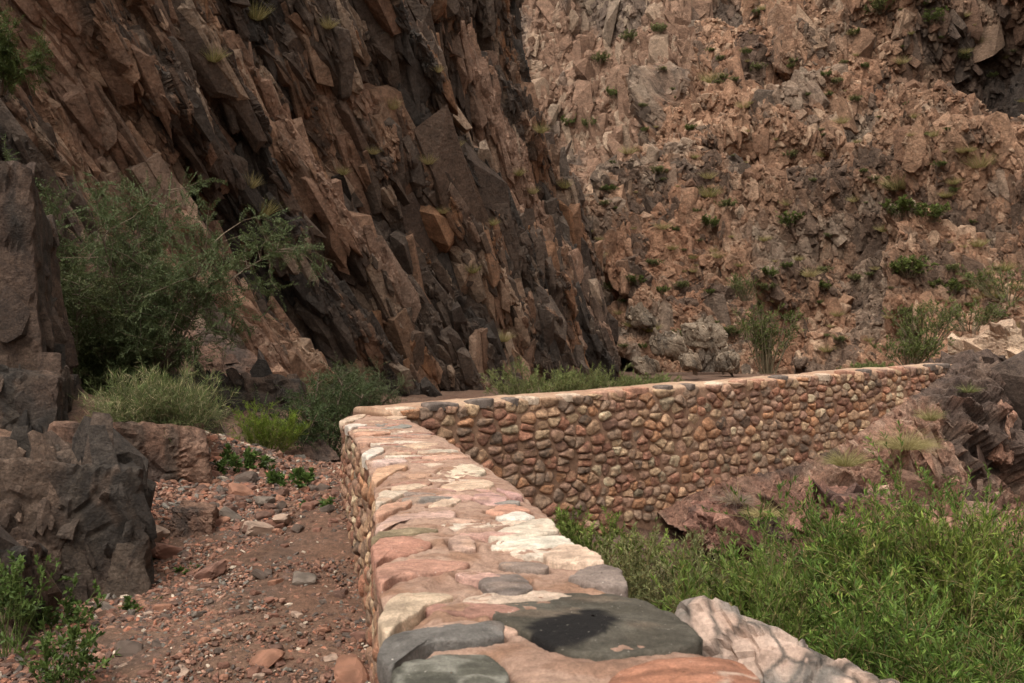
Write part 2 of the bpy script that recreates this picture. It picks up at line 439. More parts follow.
def cliff_col(B, c1, c2, c3):
    rt = sst(26, 42, B[:, 1])
    st1 = fbm((B @ R1.T) / np.array([6, .9, 1.5]), 4, 171)
    st2 = fbm((B @ R2.T) / np.array([2.8, .6, .8]), 4, 172)
    lo = fbm(B / 5.0, 3, 173)
    col = mixc((.165, .093, .066), (.285, .168, .118), c2)
    col = mixc(col, (.36, .235, .175), sst(.66, .92, c3) * .85)
    col = mixc(col, (.25, .115, .055), sst(.10, .45, st1 + .3 * lo) * .65)           # iron stain
    var = sst(-.10, .12, st2 + .5 * lo + .55 * (c1 - .5) + .35 * (c3 - .5))
    col = mixc(col, mixc((.050, .041, .038), (.092, .073, .065), c2), var * .85)      # desert varnish
    band = fbm((B @ R2.T) / np.array([9, 1.5, 3.0]) + 13, 4, 178)
    col = mixc(col, mixc((.30, .175, .13), (.40, .255, .20), c3), sst(.16, .34, band) * .7)
    col = mixc(col, (.040, .034, .032), sst(.20, .36, -band + .3 * (c2 - .5)) * .8)
    return mixc(col, (.42, .30, .235), sst(.26, .42, fbm(B / np.array([.9, .9, .7]), 5, 177)) * .6)
col = cliff_col(B, c1, c2, c3)
rng = np.random.RandomState(41)
vis = np.where((V[:, 1] > 8) & (V[:, 1] < 50) & (np.abs(V[:, 0]) < .62 * V[:, 1]) & (V[:, 2] < EYE + .42 * V[:, 1]))[0]
parts = []
for (cnt, s0, s1, dims, sink, sdv) in [(450, 1.5, 3.0, (1.8, .42, .5), .86, (.06, .06, .10)), (5200, .6, 1.6, (1.7, .44, .5), .72, (.10, .10, .14)), (30000, .2, .5, (1.6, .45, .55), .52, (.16, .16, .2)), (42000, .07, .2, (1.3, .6, .7), .4, (.3, .3, .3))]:
    ii = vis[rng.randint(len(vis), size=cnt)]
    sz = (s0 * (s1 / s0) ** rng.rand(cnt)) * np.clip(np.hypot(V[ii, 0], V[ii, 1]) / 30, .45, 1.15)
    r1, r2, r3 = rng.rand(cnt), rng.rand(cnt), rng.rand(cnt)
    fr = R2.copy(); fr = smallrot(np.random.RandomState(1), 1, (0, 0, 0))[0] @ fr
    ca, sa = math.cos(-.32), math.sin(-.32)                     # slabs lean back so that their outer faces look up a little
    fr = np.array([[1, 0, 0], [0, ca, -sa], [0, sa, ca]]) @ fr
    fr2 = np.array([[1, 0, 0], [0, ca, -sa], [0, sa, ca]]) @ frame_rot(.41, .91, 66)
    far_ = V[ii, 1] + rng.normal(0, 3, cnt) > 37                # the beds steepen towards the nose of the cliff
    for m_, f_ in ((~far_, fr), (far_, fr2)):
        j_ = ii[m_]
        parts.append(blocks(rng, V[j_], N[j_], sz[m_], dims, f_, sdv, cliff_col(V[j_], c1[j_], r2[m_], r3[m_]), sink))
LCV = np.concatenate([V] + [q[0] for q in parts])
tag(link('cliff', rock_mesh('cliff', V, grid_faces(nu, nv), col, parts, M_CLIFF)), 'dark brown cliff of steep diagonal slabs rising behind the left side of the trail', 'cliff', kind='structure')

# far slope, tan and blocky
RS = [(46, 8), (34, 30), (26, 45), (18.5, 53), (12, 60), (7, 67), (3, 76), (1, 90), (-4, 112)][::-1]
RS = RS[::-1]
curve = polycurve(RS, lambda p: np.hypot(*p) / 1024 * 1.25 if 38 < p[1] < 96 else 1.2)
curve = curve[::-1].copy()
def sbR(Z, c):
    sh = 2.6 * fbm(np.stack([c[:, 0] / 9, c[:, 1] / 9, c[:, 0] * 0], 1), 3, 281)
    return np.interp(Z + sh[:, None], [-3, 0, 3.5, 11, 13, 17, 19, 29, 32, 44, 48, 90], [-2, 0, 4.2, 6.4, 11.8, 17.2, 19.2, 22.2, 30, 35, 45, 65])
B, N, nu, nv = cliff_sheet(curve, sbR, -2.0, lambda c: np.interp(np.hypot(c[:, 0], c[:, 1]), [30, 60, 100], [24, 33, 52]), 75, 560, 40)
N = N + np.array([0, 0, .35]); N /= np.linalg.norm(N, axis=1)[:, None]
RV = frame_rot(.7, -.7, 90)
Q = B @ frame_rot(.6, -.8, 78).T
big = fbm(Q / np.array([20, 8.0, 12]), 4, 201)
rid = ridged(Q / np.array([26, 9, 16]) + 2, 4, 205)
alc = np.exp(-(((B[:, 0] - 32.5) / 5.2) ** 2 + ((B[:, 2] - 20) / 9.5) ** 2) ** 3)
F = grid_faces(nu, nv)
S78 = frame_rot(.6, -.8, 80); S60 = frame_rot(.6, -.8, 66)
f1, c1 = facet(B, (11, 4.2, 6), 220, S78, .16, .9, .45, (-.75, 0, 0), .15, k=26.0)
V = B + N * (4.4 * big + 4.8 * rid + 3.8 * f1 - 12 * alc)[:, None]
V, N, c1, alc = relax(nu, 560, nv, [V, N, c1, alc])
n1 = gsmooth(vnormals(V, F), nu, nv, 16); n1 = n1 * np.sign(np.sum(n1 * N, 1))[:, None]; n1 = n1 + N; n1 /= np.linalg.norm(n1, axis=1)[:, None]
f2, c2 = facet(V, (3.0, 2.0, 2.4), 230, S78, .14, .9, .5, (-.6, 0, 0), .2, k=22.0)
V = V + n1 * (.60 * f2)[:, None]
f3, c3 = facet(V, (1.25, .95, 1.1), 240, S60, .14, .9, .6, (-.4, 0, 0), .25, k=18.0)
V = V + n1 * (.20 * f3)[:, None]
f4, c4 = facet(V, (.55, .45, .5), 250, S78, .16, .9, .7, (-.3, 0, 0), .25, k=15.0)
V = V + n1 * (.06 * f4 + .06 * fbm(V * 1.6, 4, 260))[:, None]
z0_ = B[:, 2].copy(); B = V
def slope_col(B, c1, c2, c3, alc):
    zone = fbm(B / np.array([22., 22, 9]), 3, 279)
    lo = fbm(B / 9.0, 3, 273); hi = fbm(B / np.array([1.6, 1.6, 2.6]), 4, 274)
    col = mixc((.22, .118, .079), (.34, .20, .138), c2)
    col = mixc(col, (.43, .295, .22), sst(.68, .95, c3) * .7)
    col = mixc(col, (.30, .142, .088), sst(.0, .4, lo + .2 * hi) * .6)
    grey = sst(.0, .3, fbm(B / np.array([4., 4, 3]), 4, 276) + .6 * (c1 - .5) - .1)
    col = mixc(col, mixc((.14, .115, .10), (.26, .215, .185), c3), grey * .6)
    col = mixc(col, (.075, .053, .044), sst(.12, .34, hi + .45 * (c2 - .5) + .25 * lo) * .8)
    crag = sst(2, 5, B[:, 2]) * sst(14, 11, B[:, 2]) * sst(12, 18, B[:, 0] - .1 * B[:, 1] + 6)
    col = mixc(col, (.115, .072, .054), crag * sst(-.2, .25, hi + .5 * (c2 - .5)) * .6)
    lowgrey = sst(5, 0, B[:, 2]) * sst(16, 8, B[:, 0])
    col = mixc(col, (.33, .28, .245), lowgrey * .6 * sst(-.2, .3, hi))
    col = col * (.90 + .22 * np.clip(zone * 2.2, -1, 1))[:, None]
    return mixc(col, (.038, .029, .026), alc * .93)  # alcove: dark varnish and its deep shade, both mixed into the rock colour
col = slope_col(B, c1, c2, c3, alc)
rng = np.random.RandomState(43)
vis = np.where((V[:, 1] > 20) & (V[:, 0] < .6 * V[:, 1]) & (V[:, 2] < EYE + .42 * V[:, 1]))[0]
nz_ = n1[:, 2]
steep = vis[nz_[vis] < .62]; gentle = vis[nz_[vis] >= .62]
parts = []
for (src, cnt, s0, s1, dims, sink, sdv) in [(steep, 260, 1.6, 2.8, (1.7, .75, .6), .85, (.08, .08, .25)), (steep, 6500, .6, 1.4, (1.6, .7, .65), .62, (.12, .12, .3)), (steep, 24000, .28, .7, (1.4, .75, .75), .5, (.22, .22, .4)), (gentle, 90, 1.2, 2.2, (1.2, .9, .8), .55, (.3, .3, .5)), (gentle, 5000, .5, 1.2, (1.1, .9, .8), .35, (.6, .6, .6)),
        (gentle, 20000, .22, .5, (1, .9, .8), .2, (1, 1, 1)), (vis, 26000, .14, .3, (1, .9, .8), .2, (1, 1, 1))]:
    ii = src[rng.randint(len(src), size=cnt)]
    sz = (s0 * (s1 / s0) ** rng.rand(cnt)) * np.clip(np.hypot(V[ii, 0], V[ii, 1]) / 70, .55, 1.2)
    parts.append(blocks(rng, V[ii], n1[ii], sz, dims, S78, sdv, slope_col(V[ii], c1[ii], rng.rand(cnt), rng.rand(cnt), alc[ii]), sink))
RSV = np.concatenate([V] + [q[0] for q in parts])
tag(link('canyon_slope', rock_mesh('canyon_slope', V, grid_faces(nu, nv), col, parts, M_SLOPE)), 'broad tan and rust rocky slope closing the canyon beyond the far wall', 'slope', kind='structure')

# cliff at the head of the side canyon
BC = [(75, 128), (44, 128), (24, 118), (12, 124), (0, 128), (-14, 124), (-40, 120)]
curve = polycurve(BC, lambda p: np.hypot(*p) / 1024 * 1.6 if -6 < p[0] < 45 else 2.0)[::-1].copy()
B, N, nu, nv = cliff_sheet(curve, lambda Z, c: np.interp(Z, [0, 24, 28, 110], [0, 8, 15, 34]), 4.0, lambda c: c[:, 0] * 0 + 60, 100, 330, 16)
RB = frame_rot(1, 0, 84)
f1, c1 = facet(B, (14, 5, 6), 320, RB, .3, .9, .6, (0, 0, 0), .2)
V = B + N * (3.5 * fbm(B @ RB.T / np.array([30, 9, 14]), 3, 341) + 2.2 * f1)[:, None]
f2, c2 = facet(V, (5, 2.2, 3), 330, RB, .3, .9, .5, (-.3, 0, 0), .2)
V = V + N * (1.1 * f2)[:, None]
f3, c3 = facet(V, (1.8, .9, 1), 340, RB, .3, .9, .6, (-.3, 0, 0), .2)
V = V + N * (.4 * f3)[:, None]; B = V
def head_col(B, c1, c2, c3):
    col = mixc((.16, .092, .066), (.24, .147, .11), c2)
    col = mixc(col, (.115, .09, .08), sst(.0, .3, fbm(B / 6, 4, 351) + .5 * (c1 - .5)) * .75)
    return mixc(col, (.37, .28, .22), sst(.7, .95, c3) * .5)
col = head_col(B, c1, c2, c3)
vis = np.where((V[:, 0] > -6) & (V[:, 0] < 46) & (V[:, 2] < EYE + .42 * V[:, 1]))[0]; parts = []
for (cnt, s0, s1) in [(120, 3, 6), (1500, 1.2, 3), (6000, .5, 1.2)]:
    ii = vis[rng.randint(len(vis), size=cnt)]
    parts.append(blocks(rng, V[ii], N[ii], s0 * (s1 / s0) ** rng.rand(cnt), (1.7, .7, .6), RB, (.12, .12, .3), head_col(V[ii], c1[ii], rng.rand(cnt), rng.rand(cnt)), .45))
BCV = np.concatenate([V] + [q[0] for q in parts])
tag(link('cliff', rock_mesh('headwall', V, grid_faces(nu, nv), col, parts, M_SLOPE)), 'pale brown sheer headwall seen through the notch above the dark cliff', 'cliff', kind='structure')

# ------------------------------------------------------------------ rocks
def icos(sub):
    bm = bmesh.new(); bmesh.ops.create_icosphere(bm, subdivisions=sub, radius=1)
    v = np.array([q.co[:] for q in bm.verts]); f = np.array([[k.index for k in q.verts] for q in bm.faces]); bm.free()
    return v / np.linalg.norm(v, axis=1)[:, None], f
ICO = {k: icos(k) for k in (1, 2, 3, 4, 5, 6, 7)}
def rotz(a):
    c, s = math.cos(a), math.sin(a); return np.array([[c, -s, 0], [s, c, 0], [0, 0, 1.]])
def roty(a):
    c, s = math.cos(a), math.sin(a); return np.array([[c, 0, s], [0, 1, 0], [-s, 0, c]])
def rotx(a):
    c, s = math.cos(a), math.sin(a); return np.array([[1, 0, 0], [0, c, -s], [0, s, c]])
def polyrock(sub, size, seed, nplanes=14, sharp=22, boxy=.5):
    rng = np.random.RandomState(seed)
    D, F = ICO[sub]
    n = rng.normal(size=(nplanes, 3)); n /= np.linalg.norm(n, axis=1)[:, None]
    d = rng.uniform(.72, 1.0, nplanes)
    if boxy:
        bx = np.array([[1, 0, 0], [-1, 0, 0], [0, 1, 0], [0, -1, 0], [0, 0, 1], [0, 0, -1.]]) + rng.normal(size=(6, 3)) * .12
        bx /= np.linalg.norm(bx, axis=1)[:, None]
        n = np.concatenate([n, bx]); d = np.concatenate([d * (1 + boxy * .5), rng.uniform(.7, .85, 6)])
    k = np.maximum(D @ n.T, 1e-3) / d[None, :]
    r = 1.0 / (np.sum(k ** sharp, 1) ** (1.0 / sharp))
    return D * r[:, None] * np.asarray(size), F, D
def boulder(name, loc, size, rot, seed, cols, label, cat='boulder', sub=6, L=.5, amp=.16, beds=None, mat=None, stain=None, group=None, streak=False, cracks=False, shape=(12, 70, .6), nblk=0, bd=(1.5, .6, .7), pit=.5):
    v, F, D = polyrock(sub, size, seed, *shape)
    R = rot if isinstance(rot, np.ndarray) else rotz(rot)
    v = v @ R.T; D2 = (D / np.asarray(size)) @ R.T; D2 /= np.linalg.norm(D2, axis=1)[:, None]
    W = v + np.asarray(loc)
    RR = beds if beds is not None else frame_rot(.6, .8, 60)
    s = seed * 13
    f1, a1 = facet(W, (L * 1.9, L, L * 1.1), s + 1, RR, .12, .8, .5, (0, -.3, 0), .5, .06, 30.0)
    nn = vnormals(v, F); nn = nn * np.sign(np.sum(nn * D2, 1))[:, None]
    nn = .5 * nn + .5 * D2
    v = v + nn * (L * amp * 1.5 * f1)[:, None]; W = v + np.asarray(loc)
    n2 = vnormals(v, F); n2 = n2 * np.sign(np.sum(n2 * D2, 1))[:, None]; nn = nn + .6 * n2; nn /= np.linalg.norm(nn, axis=1)[:, None]
    f2, a2 = facet(W, (L * .8, L * .42, L * .5), s + 2, RR, .12, .8, .6, (0, -.3, 0), .5, .07, 26.0)
    v = v + nn * (L * amp * .9 * f2)[:, None]; W = v + np.asarray(loc)
    f3, a3 = facet(W, (L * .3, L * .17, L * .2), s + 3, RR, .3, .8, .7, (0, 0, 0), .3)
    v = v + nn * (L * amp * (pit * f3 + .4 * fbm(W / L * 1.5, 4, s + 4) + .14 * fbm(W / L * 9, 4, s + 8)))[:, None]
    W = v + np.asarray(loc)
    c = mixc(cols[0], cols[1], a2)
    c = mixc(c, cols[2], sst(.0, .35, fbm((W @ RR.T) / (L * np.array([2.2, .8, .8])), 4, s + 5)) * .85)
    c = mixc(c, cols[1], sst(.72, .95, a3) * .6)
    if streak: c = mixc(c, (.055, .042, .035), sst(.05, .3, fbm(W / np.array([.12, .12, .9]), 4, s + 6)) * .7)
    if cracks:
        for k_, (cl, wd_) in enumerate([(.30, .05), (.12, .075)]):
            G1, G2, _i, _r2 = vor((W @ RR.T) / np.array([cl * 2, cl, cl]) + .35 * np.stack([fbm(W * 3, 3, s + 20 + k_)] * 3, 1), s + 30 + k_)
            c = mixc(c, (.045, .04, .038), sst(wd_ * 1.9, wd_ * .3, G2 - G1) * sst(-.3, .05, fbm(W * 2.3, 3, s + 40 + k_)) * .9)
    if stain is not None: c = mixc(c, stain, sst(.1, .4, fbm(W / L * 1.1 + 5, 4, s + 7)) * .8)
    parts = []
    if nblk:
        rg = np.random.RandomState(seed + 5); nn = vnormals(v, F); nn *= np.sign(np.sum(nn * D2, 1))[:, None]
        for (cnt, lo_, hi_, sk, sdv) in [(nblk, .4, .75, .92, (.08, .08, .12)), (nblk * 4, .18, .4, .75, (.16, .16, .2)), (nblk * 10, .06, .18, .5, (.3, .3, .3))]:
            ii = rg.randint(len(v), size=cnt)
            parts.append(blocks(rg, v[ii], nn[ii], L * 1.5 * (lo_ * (hi_ / lo_) ** rg.rand(cnt)), bd, RR, sdv, np.clip(c[ii] * rg.uniform(.7, 1.45, (cnt, 1)), .015, .7), sk))
        me_ = rock_mesh(name, v, F, c, parts, mat or M_ROCK)
    else: me_ = mesh_np(name, v, F, c, mat or M_ROCK)
    o = link(name, me_, None, tuple(loc))
    return tag(o, label, cat, group)

DK = [(.056, .036, .029), (.105, .068, .053), (.030, .026, .024)]
BR = [(.115, .062, .046), (.20, .118, .09), (.055, .041, .037)]
PK = [(.26, .135, .10), (.37, .22, .17), (.13, .085, .07)]
# left side of the trail
boulder('standing_rock', P(0, 330, 7.4) + [-.22, .3, -.22], (.66, .7, 1.62), .3, 3, DK, 'tall dark rock pillar with a bedding step, at the left edge above the trail', 'rock', nblk=22, pit=.12, L=.44, amp=.07, bd=(1.8, .8, .5), streak=True, beds=frame_rot(1, 0, 80))
boulder('standing_rock', P(4, 440, 6.9) + [-.25, .2, -.3], (.68, .6, .95), .2, 5, DK, 'brown streaked block under the tall rock pillar', 'rock', nblk=22, pit=.12, L=.42, amp=.06, bd=(1.8, .8, .5), streak=True, beds=frame_rot(1, 0, 85))
boulder('boulder', P(58, 565, 5.3) + [-.16, .3, -.1], (.52, .6, .76), .25, 11, [(.062, .041, .033), (.125, .085, .068), (.033, .028, .026)], 'large dark vertically streaked boulder at the near left edge of the trail', nblk=22, pit=.12, L=.46, amp=.06, bd=(1.9, .8, .5), shape=(9, 90, .8), streak=True, beds=frame_rot(1, .1, 84))
boulder('boulder', P(112, 480, 6.9) + [0, .2, -.05], (.68, .5, .50), .5, 17, BR, 'reddish brown boulder under the wispy broom shrub', nblk=0, pit=.2, L=.4, amp=.1, streak=True, beds=frame_rot(1, .2, 70))
boulder('boulder', P(190, 524, 6.1) + [0, .1, -.01], (.175, .15, .13), .2, 23, BR, 'small brown boulder with a flat top beside the trail, below the broom shrub', sub=5, L=.2, amp=.1)
boulder('boulder', P(10, 600, 4.7) + [-.25, .1, -.1], (.35, .4, .45), .4, 29, DK, 'dark low rock behind the leafy plants in the lower left corner', nblk=22, pit=.12, L=.3, amp=.1)
boulder('boulder', P(14, 478, 6.2) + [-.15, .15, -.2], (.45, .4, .4), .3, 27, DK, 'dark block wedged between the big dark boulder and the streaked block above it', nblk=16, pit=.15, L=.35, amp=.08, beds=frame_rot(1, 0, 80))
# diagonal ledge between the feathery tree and the wall corner
v0, v1 = P(205, 350, 11.5), P(308, 466, 8.9)
mid = (v0 + v1) / 2; dv = v1 - v0; ln = np.linalg.norm(dv)
ez = dv / ln; ex = np.cross(ez, np.array([.1, .9, .3])); ex /= np.linalg.norm(ex); ey = np.cross(ez, ex)
boulder('rock_ledge', mid + [-.15, -.05, -.12], (ln * .78, .42, .50), np.stack([ez, ex, ey], 1), 31, BR, 'pinkish slanting rock ledge running down between the feathery tree and the wall corner', 'ledge', nblk=30, pit=.2, L=.5, amp=.10, beds=np.stack([ez, ex, ey]))
boulder('rock_ledge', P(228, 425, 9.4) + [-.1, .35, -.1], (1.0, .6, .60), .3, 37, DK, 'dark rock hollow in shade under the slanting ledge', 'ledge', nblk=30, pit=.2, L=.5, amp=.12)
# pale boulder by the near wall, right
boulder('boulder', np.array([.88, 3.05, -.22]), (.50, .56, 1.03), .25, 43, [(.36, .25, .215), (.46, .345, .31), (.22, .165, .15)], 'pale pink boulder with black cracks against the right face of the near wall', shape=(18, 9, 0), sub=7, pit=.4, L=.30, amp=.085, mat=M_PALE, stain=(.17, .15, .145), cracks=True)
# outcrop carrying the right end of the far wall
def wallpt(t, out, z):
    q = FA + FD * FLEN * t + FN * out; return np.array([q[0], q[1], z])
OB = frame_rot(.775, .632, 58)
def outcrop_sheet():
    so = np.arange(2.6, 13.2, .016); nu = len(so)
    cr = np.interp(so, [2.6, 7.2, 7.6, 8.6, 9.6, 11, 13], [0, 1.33, 1.33, 1.16, 1.06, 1.1, 1.3])
    fb = np.where(so < FLEN, far_bot(so / FLEN), cr)
    # (outward, height factor) profile: from the gully up to the wall foot or the crest, then over the back
    low = np.interp(so, [2.6, 4.5, 7, 13], [-1.0, -1.0, -.95, -.8])
    k = np.linspace(0, 1, 150)
    W = np.interp(so, [2.6, 3.6, 5, 6.5, 7.6, 9, 13], [.9, 1.0, 1.5, 2.0, 2.3, 2.3, 2.4])
    out = W[:, None] * (1 - k[None, :]); 
    e1 = np.interp(so, [2.6, 5.5, 6.6, 7.6, 13], [.8, .8, .9, 1, 1])
    prof_l = k[None, :] ** .9
    prof_r = np.interp(k, [0, .18, .55, .68, .74, .86, 1], [0, .16, .34, .46, .78, .93, 1.0])[None, :]
    m = sst(5.8, 7.2, so)[:, None]
    Z = low[:, None] + (fb - low)[:, None] * (prof_l * (1 - m) + prof_r * m)
    kb = np.linspace(0, 1, 26)[1:]
    Wb = np.where(so < FLEN - .1, .25, 2.4)
    outb = -Wb[:, None] * kb[None, :]; Zb = fb[:, None] - np.where(so < FLEN - .1, .1, 1.2)[:, None] * kb[None, :] ** 1.6
    out = np.concatenate([out, outb], 1); Z = np.concatenate([Z, Zb], 1); nv = out.shape[1]
    X_ = FA[0] + FD[0] * so[:, None] + FN[0] * out; Y_ = FA[1] + FD[1] * so[:, None] + FN[1] * out
    V = np.stack([X_, Y_, Z], -1).reshape(-1, 3); F = grid_faces(nu, nv)
    N = vnormals(V, F); N = N * np.sign(N @ np.array([FN[0], FN[1], 1.0]))[:, None]; N = gsmooth(N, nu, nv, 20)
    fade = np.repeat(sst(FLEN - .1, FLEN + .5, so), nv); ow = out.ravel()
    keep = np.maximum(sst(-.02, .4, ow), fade * .8)
    f1, a1 = facet(V, (.95, .5, .6), 1201, OB, .18, .9, .6, (0, -.6, 0), .2, k=20.0)
    V = V + N * ((.50 * f1 + .22 * fbm(V * 1.3, 3, 1205)) * keep)[:, None]
    f2, a2 = facet(V, (.42, .2, .26), 1202, OB, .18, .9, .7, (0, -.6, 0), .3, k=18.0)
    V = V + N * (.20 * f2 * keep)[:, None]
    f3, a3 = facet(V, (.16, .085, .1), 1203, OB, .3, .8, .7, (0, -.3, 0), .3)
    V = V + N * ((.07 * f3 + .02 * fbm(V * 9, 4, 1204)) * np.maximum(keep, .4))[:, None]
    c = mixc((.17, .09, .068), (.29, .165, .125), a2)
    c = mixc(c, (.38, .26, .21), sst(.7, .95, a3) * .6)
    c = mixc(c, (.18, .095, .073), sst(4.6, 3.6, np.repeat(so, nv)) * .7)
    dk = sst(.1, .5, fbm(V * 1.6, 3, 1206) + .7 * sst(6.0, 7.8, np.repeat(so, nv)) * sst(.0, .5, V[:, 2]) + .25 * (a1 - .5))
    c = mixc(c, (.055, .043, .04), dk * .8)
    c = mixc(c, (.20, .13, .10), sst(.1, .4, fbm(V * 2.2 + 9, 4, 1207)) * .4)
    rg = np.random.RandomState(47); ok = np.where((ow > -.1) & (np.repeat(so, nv) > 3.0))[0]; parts = []
    for (cnt, s0, s1, dm, sk, sdv) in [(220, .35, .9, (1.5, .6, .6), .65, (.15, .15, .2)), (1300, .15, .35, (1.4, .6, .6), .5, (.2, .2, .3)), (1600, .05, .15, (1.2, .7, .7), .3, (.4, .4, .4))]:
        ii = ok[rg.randint(len(ok), size=cnt)]; lim = np.clip(ow[ii] + fade[ii] * .6, .12, 1)
        j_ = rg.rand(cnt, 1)
        parts.append(blocks(rg, V[ii], N[ii], (s0 * (s1 / s0) ** rg.rand(cnt)) * lim, dm, OB, sdv, np.clip(c[ii] * (.7 + .7 * j_), .02, .6), sk))
    return tag(link('rock_outcrop', rock_mesh('rock_outcrop', V, F, c, parts, M_ROCK)), 'broken pinkish and dark rock outcrop carrying the right end of the far wall', 'outcrop')
outcrop_sheet()
boulder('rock', wallpt(.395, .42, .06), (.46, .26, .24), .75, 71, [(.165, .08, .064), (.235, .125, .10), (.09, .054, .047)], 'maroon layered rock at the foot of the far wall behind the grey shrub', 'rock', nblk=14, pit=.3, L=.25, amp=.08, beds=frame_rot(.7, .5, 35))
boulder('rock', wallpt(.54, .85, .0), (.5, .35, .34), .7, 73, [(.165, .08, .064), (.235, .125, .10), (.09, .054, .047)], 'maroon rock right of the layered one, half hidden by green shrubs', 'rock', nblk=14, pit=.3, L=.35, amp=.07, beds=frame_rot(.7, .5, 35))
boulder('rock', wallpt(.98, .62, .62), (.2, .18, .34), .5, 59, PK, 'pointed pinkish block leaning under the wall end, left of the dark outcrop face', 'rock', nblk=14, pit=.3, L=.3, amp=.12, beds=OB)
boulder('rock', wallpt(1.16, 1.7, -.1), (.9, .5, .38), .5, 57, PK, 'pinkish sloping slab below the dark outcrop face at right', 'rock', nblk=14, pit=.3, L=.5, amp=.10, beds=OB)
# pale rocks in the wash far behind the wall
WB = [(668, 345, 52, 1.3, 'pale grey boulder in the notch beside the dark cliff foot'), (705, 335, 54, 1.5, 'largest greyish boulder at the foot of the far slope, beside the small thin tree'), (645, 366, 48, .9, 'low pale boulder just above the far wall near the feathery grass'), (728, 362, 50, 1.1, 'greyish boulder under the small tree beyond the wall'),
      (690, 362, 47, .8, 'small pale stone block just above the middle of the far wall'), (640, 318, 58, 1.2, 'grey boulder high in the notch right of the cliff nose'), (1015, 350, 30, 1.6, 'large tan rock at the right edge beyond the outcrop'), (975, 350, 33, 1.0, 'smaller tan rock left of the large one beyond the outcrop')]
for i, (px, py, Yd, sz, lab) in enumerate(WB):
    sz *= .8
    boulder('wash_boulder', P(px, py, Yd), (sz, sz * .8, sz * .7), .4 * i, 81 + i, [(.16, .12, .095), (.25, .19, .15), (.10, .078, .065)] if i < 6 else [(.28, .185, .14), (.36, .26, .20), (.17, .12, .10)], lab, sub=5, L=sz * .9, amp=.06, shape=(14, 16, .2), nblk=8)

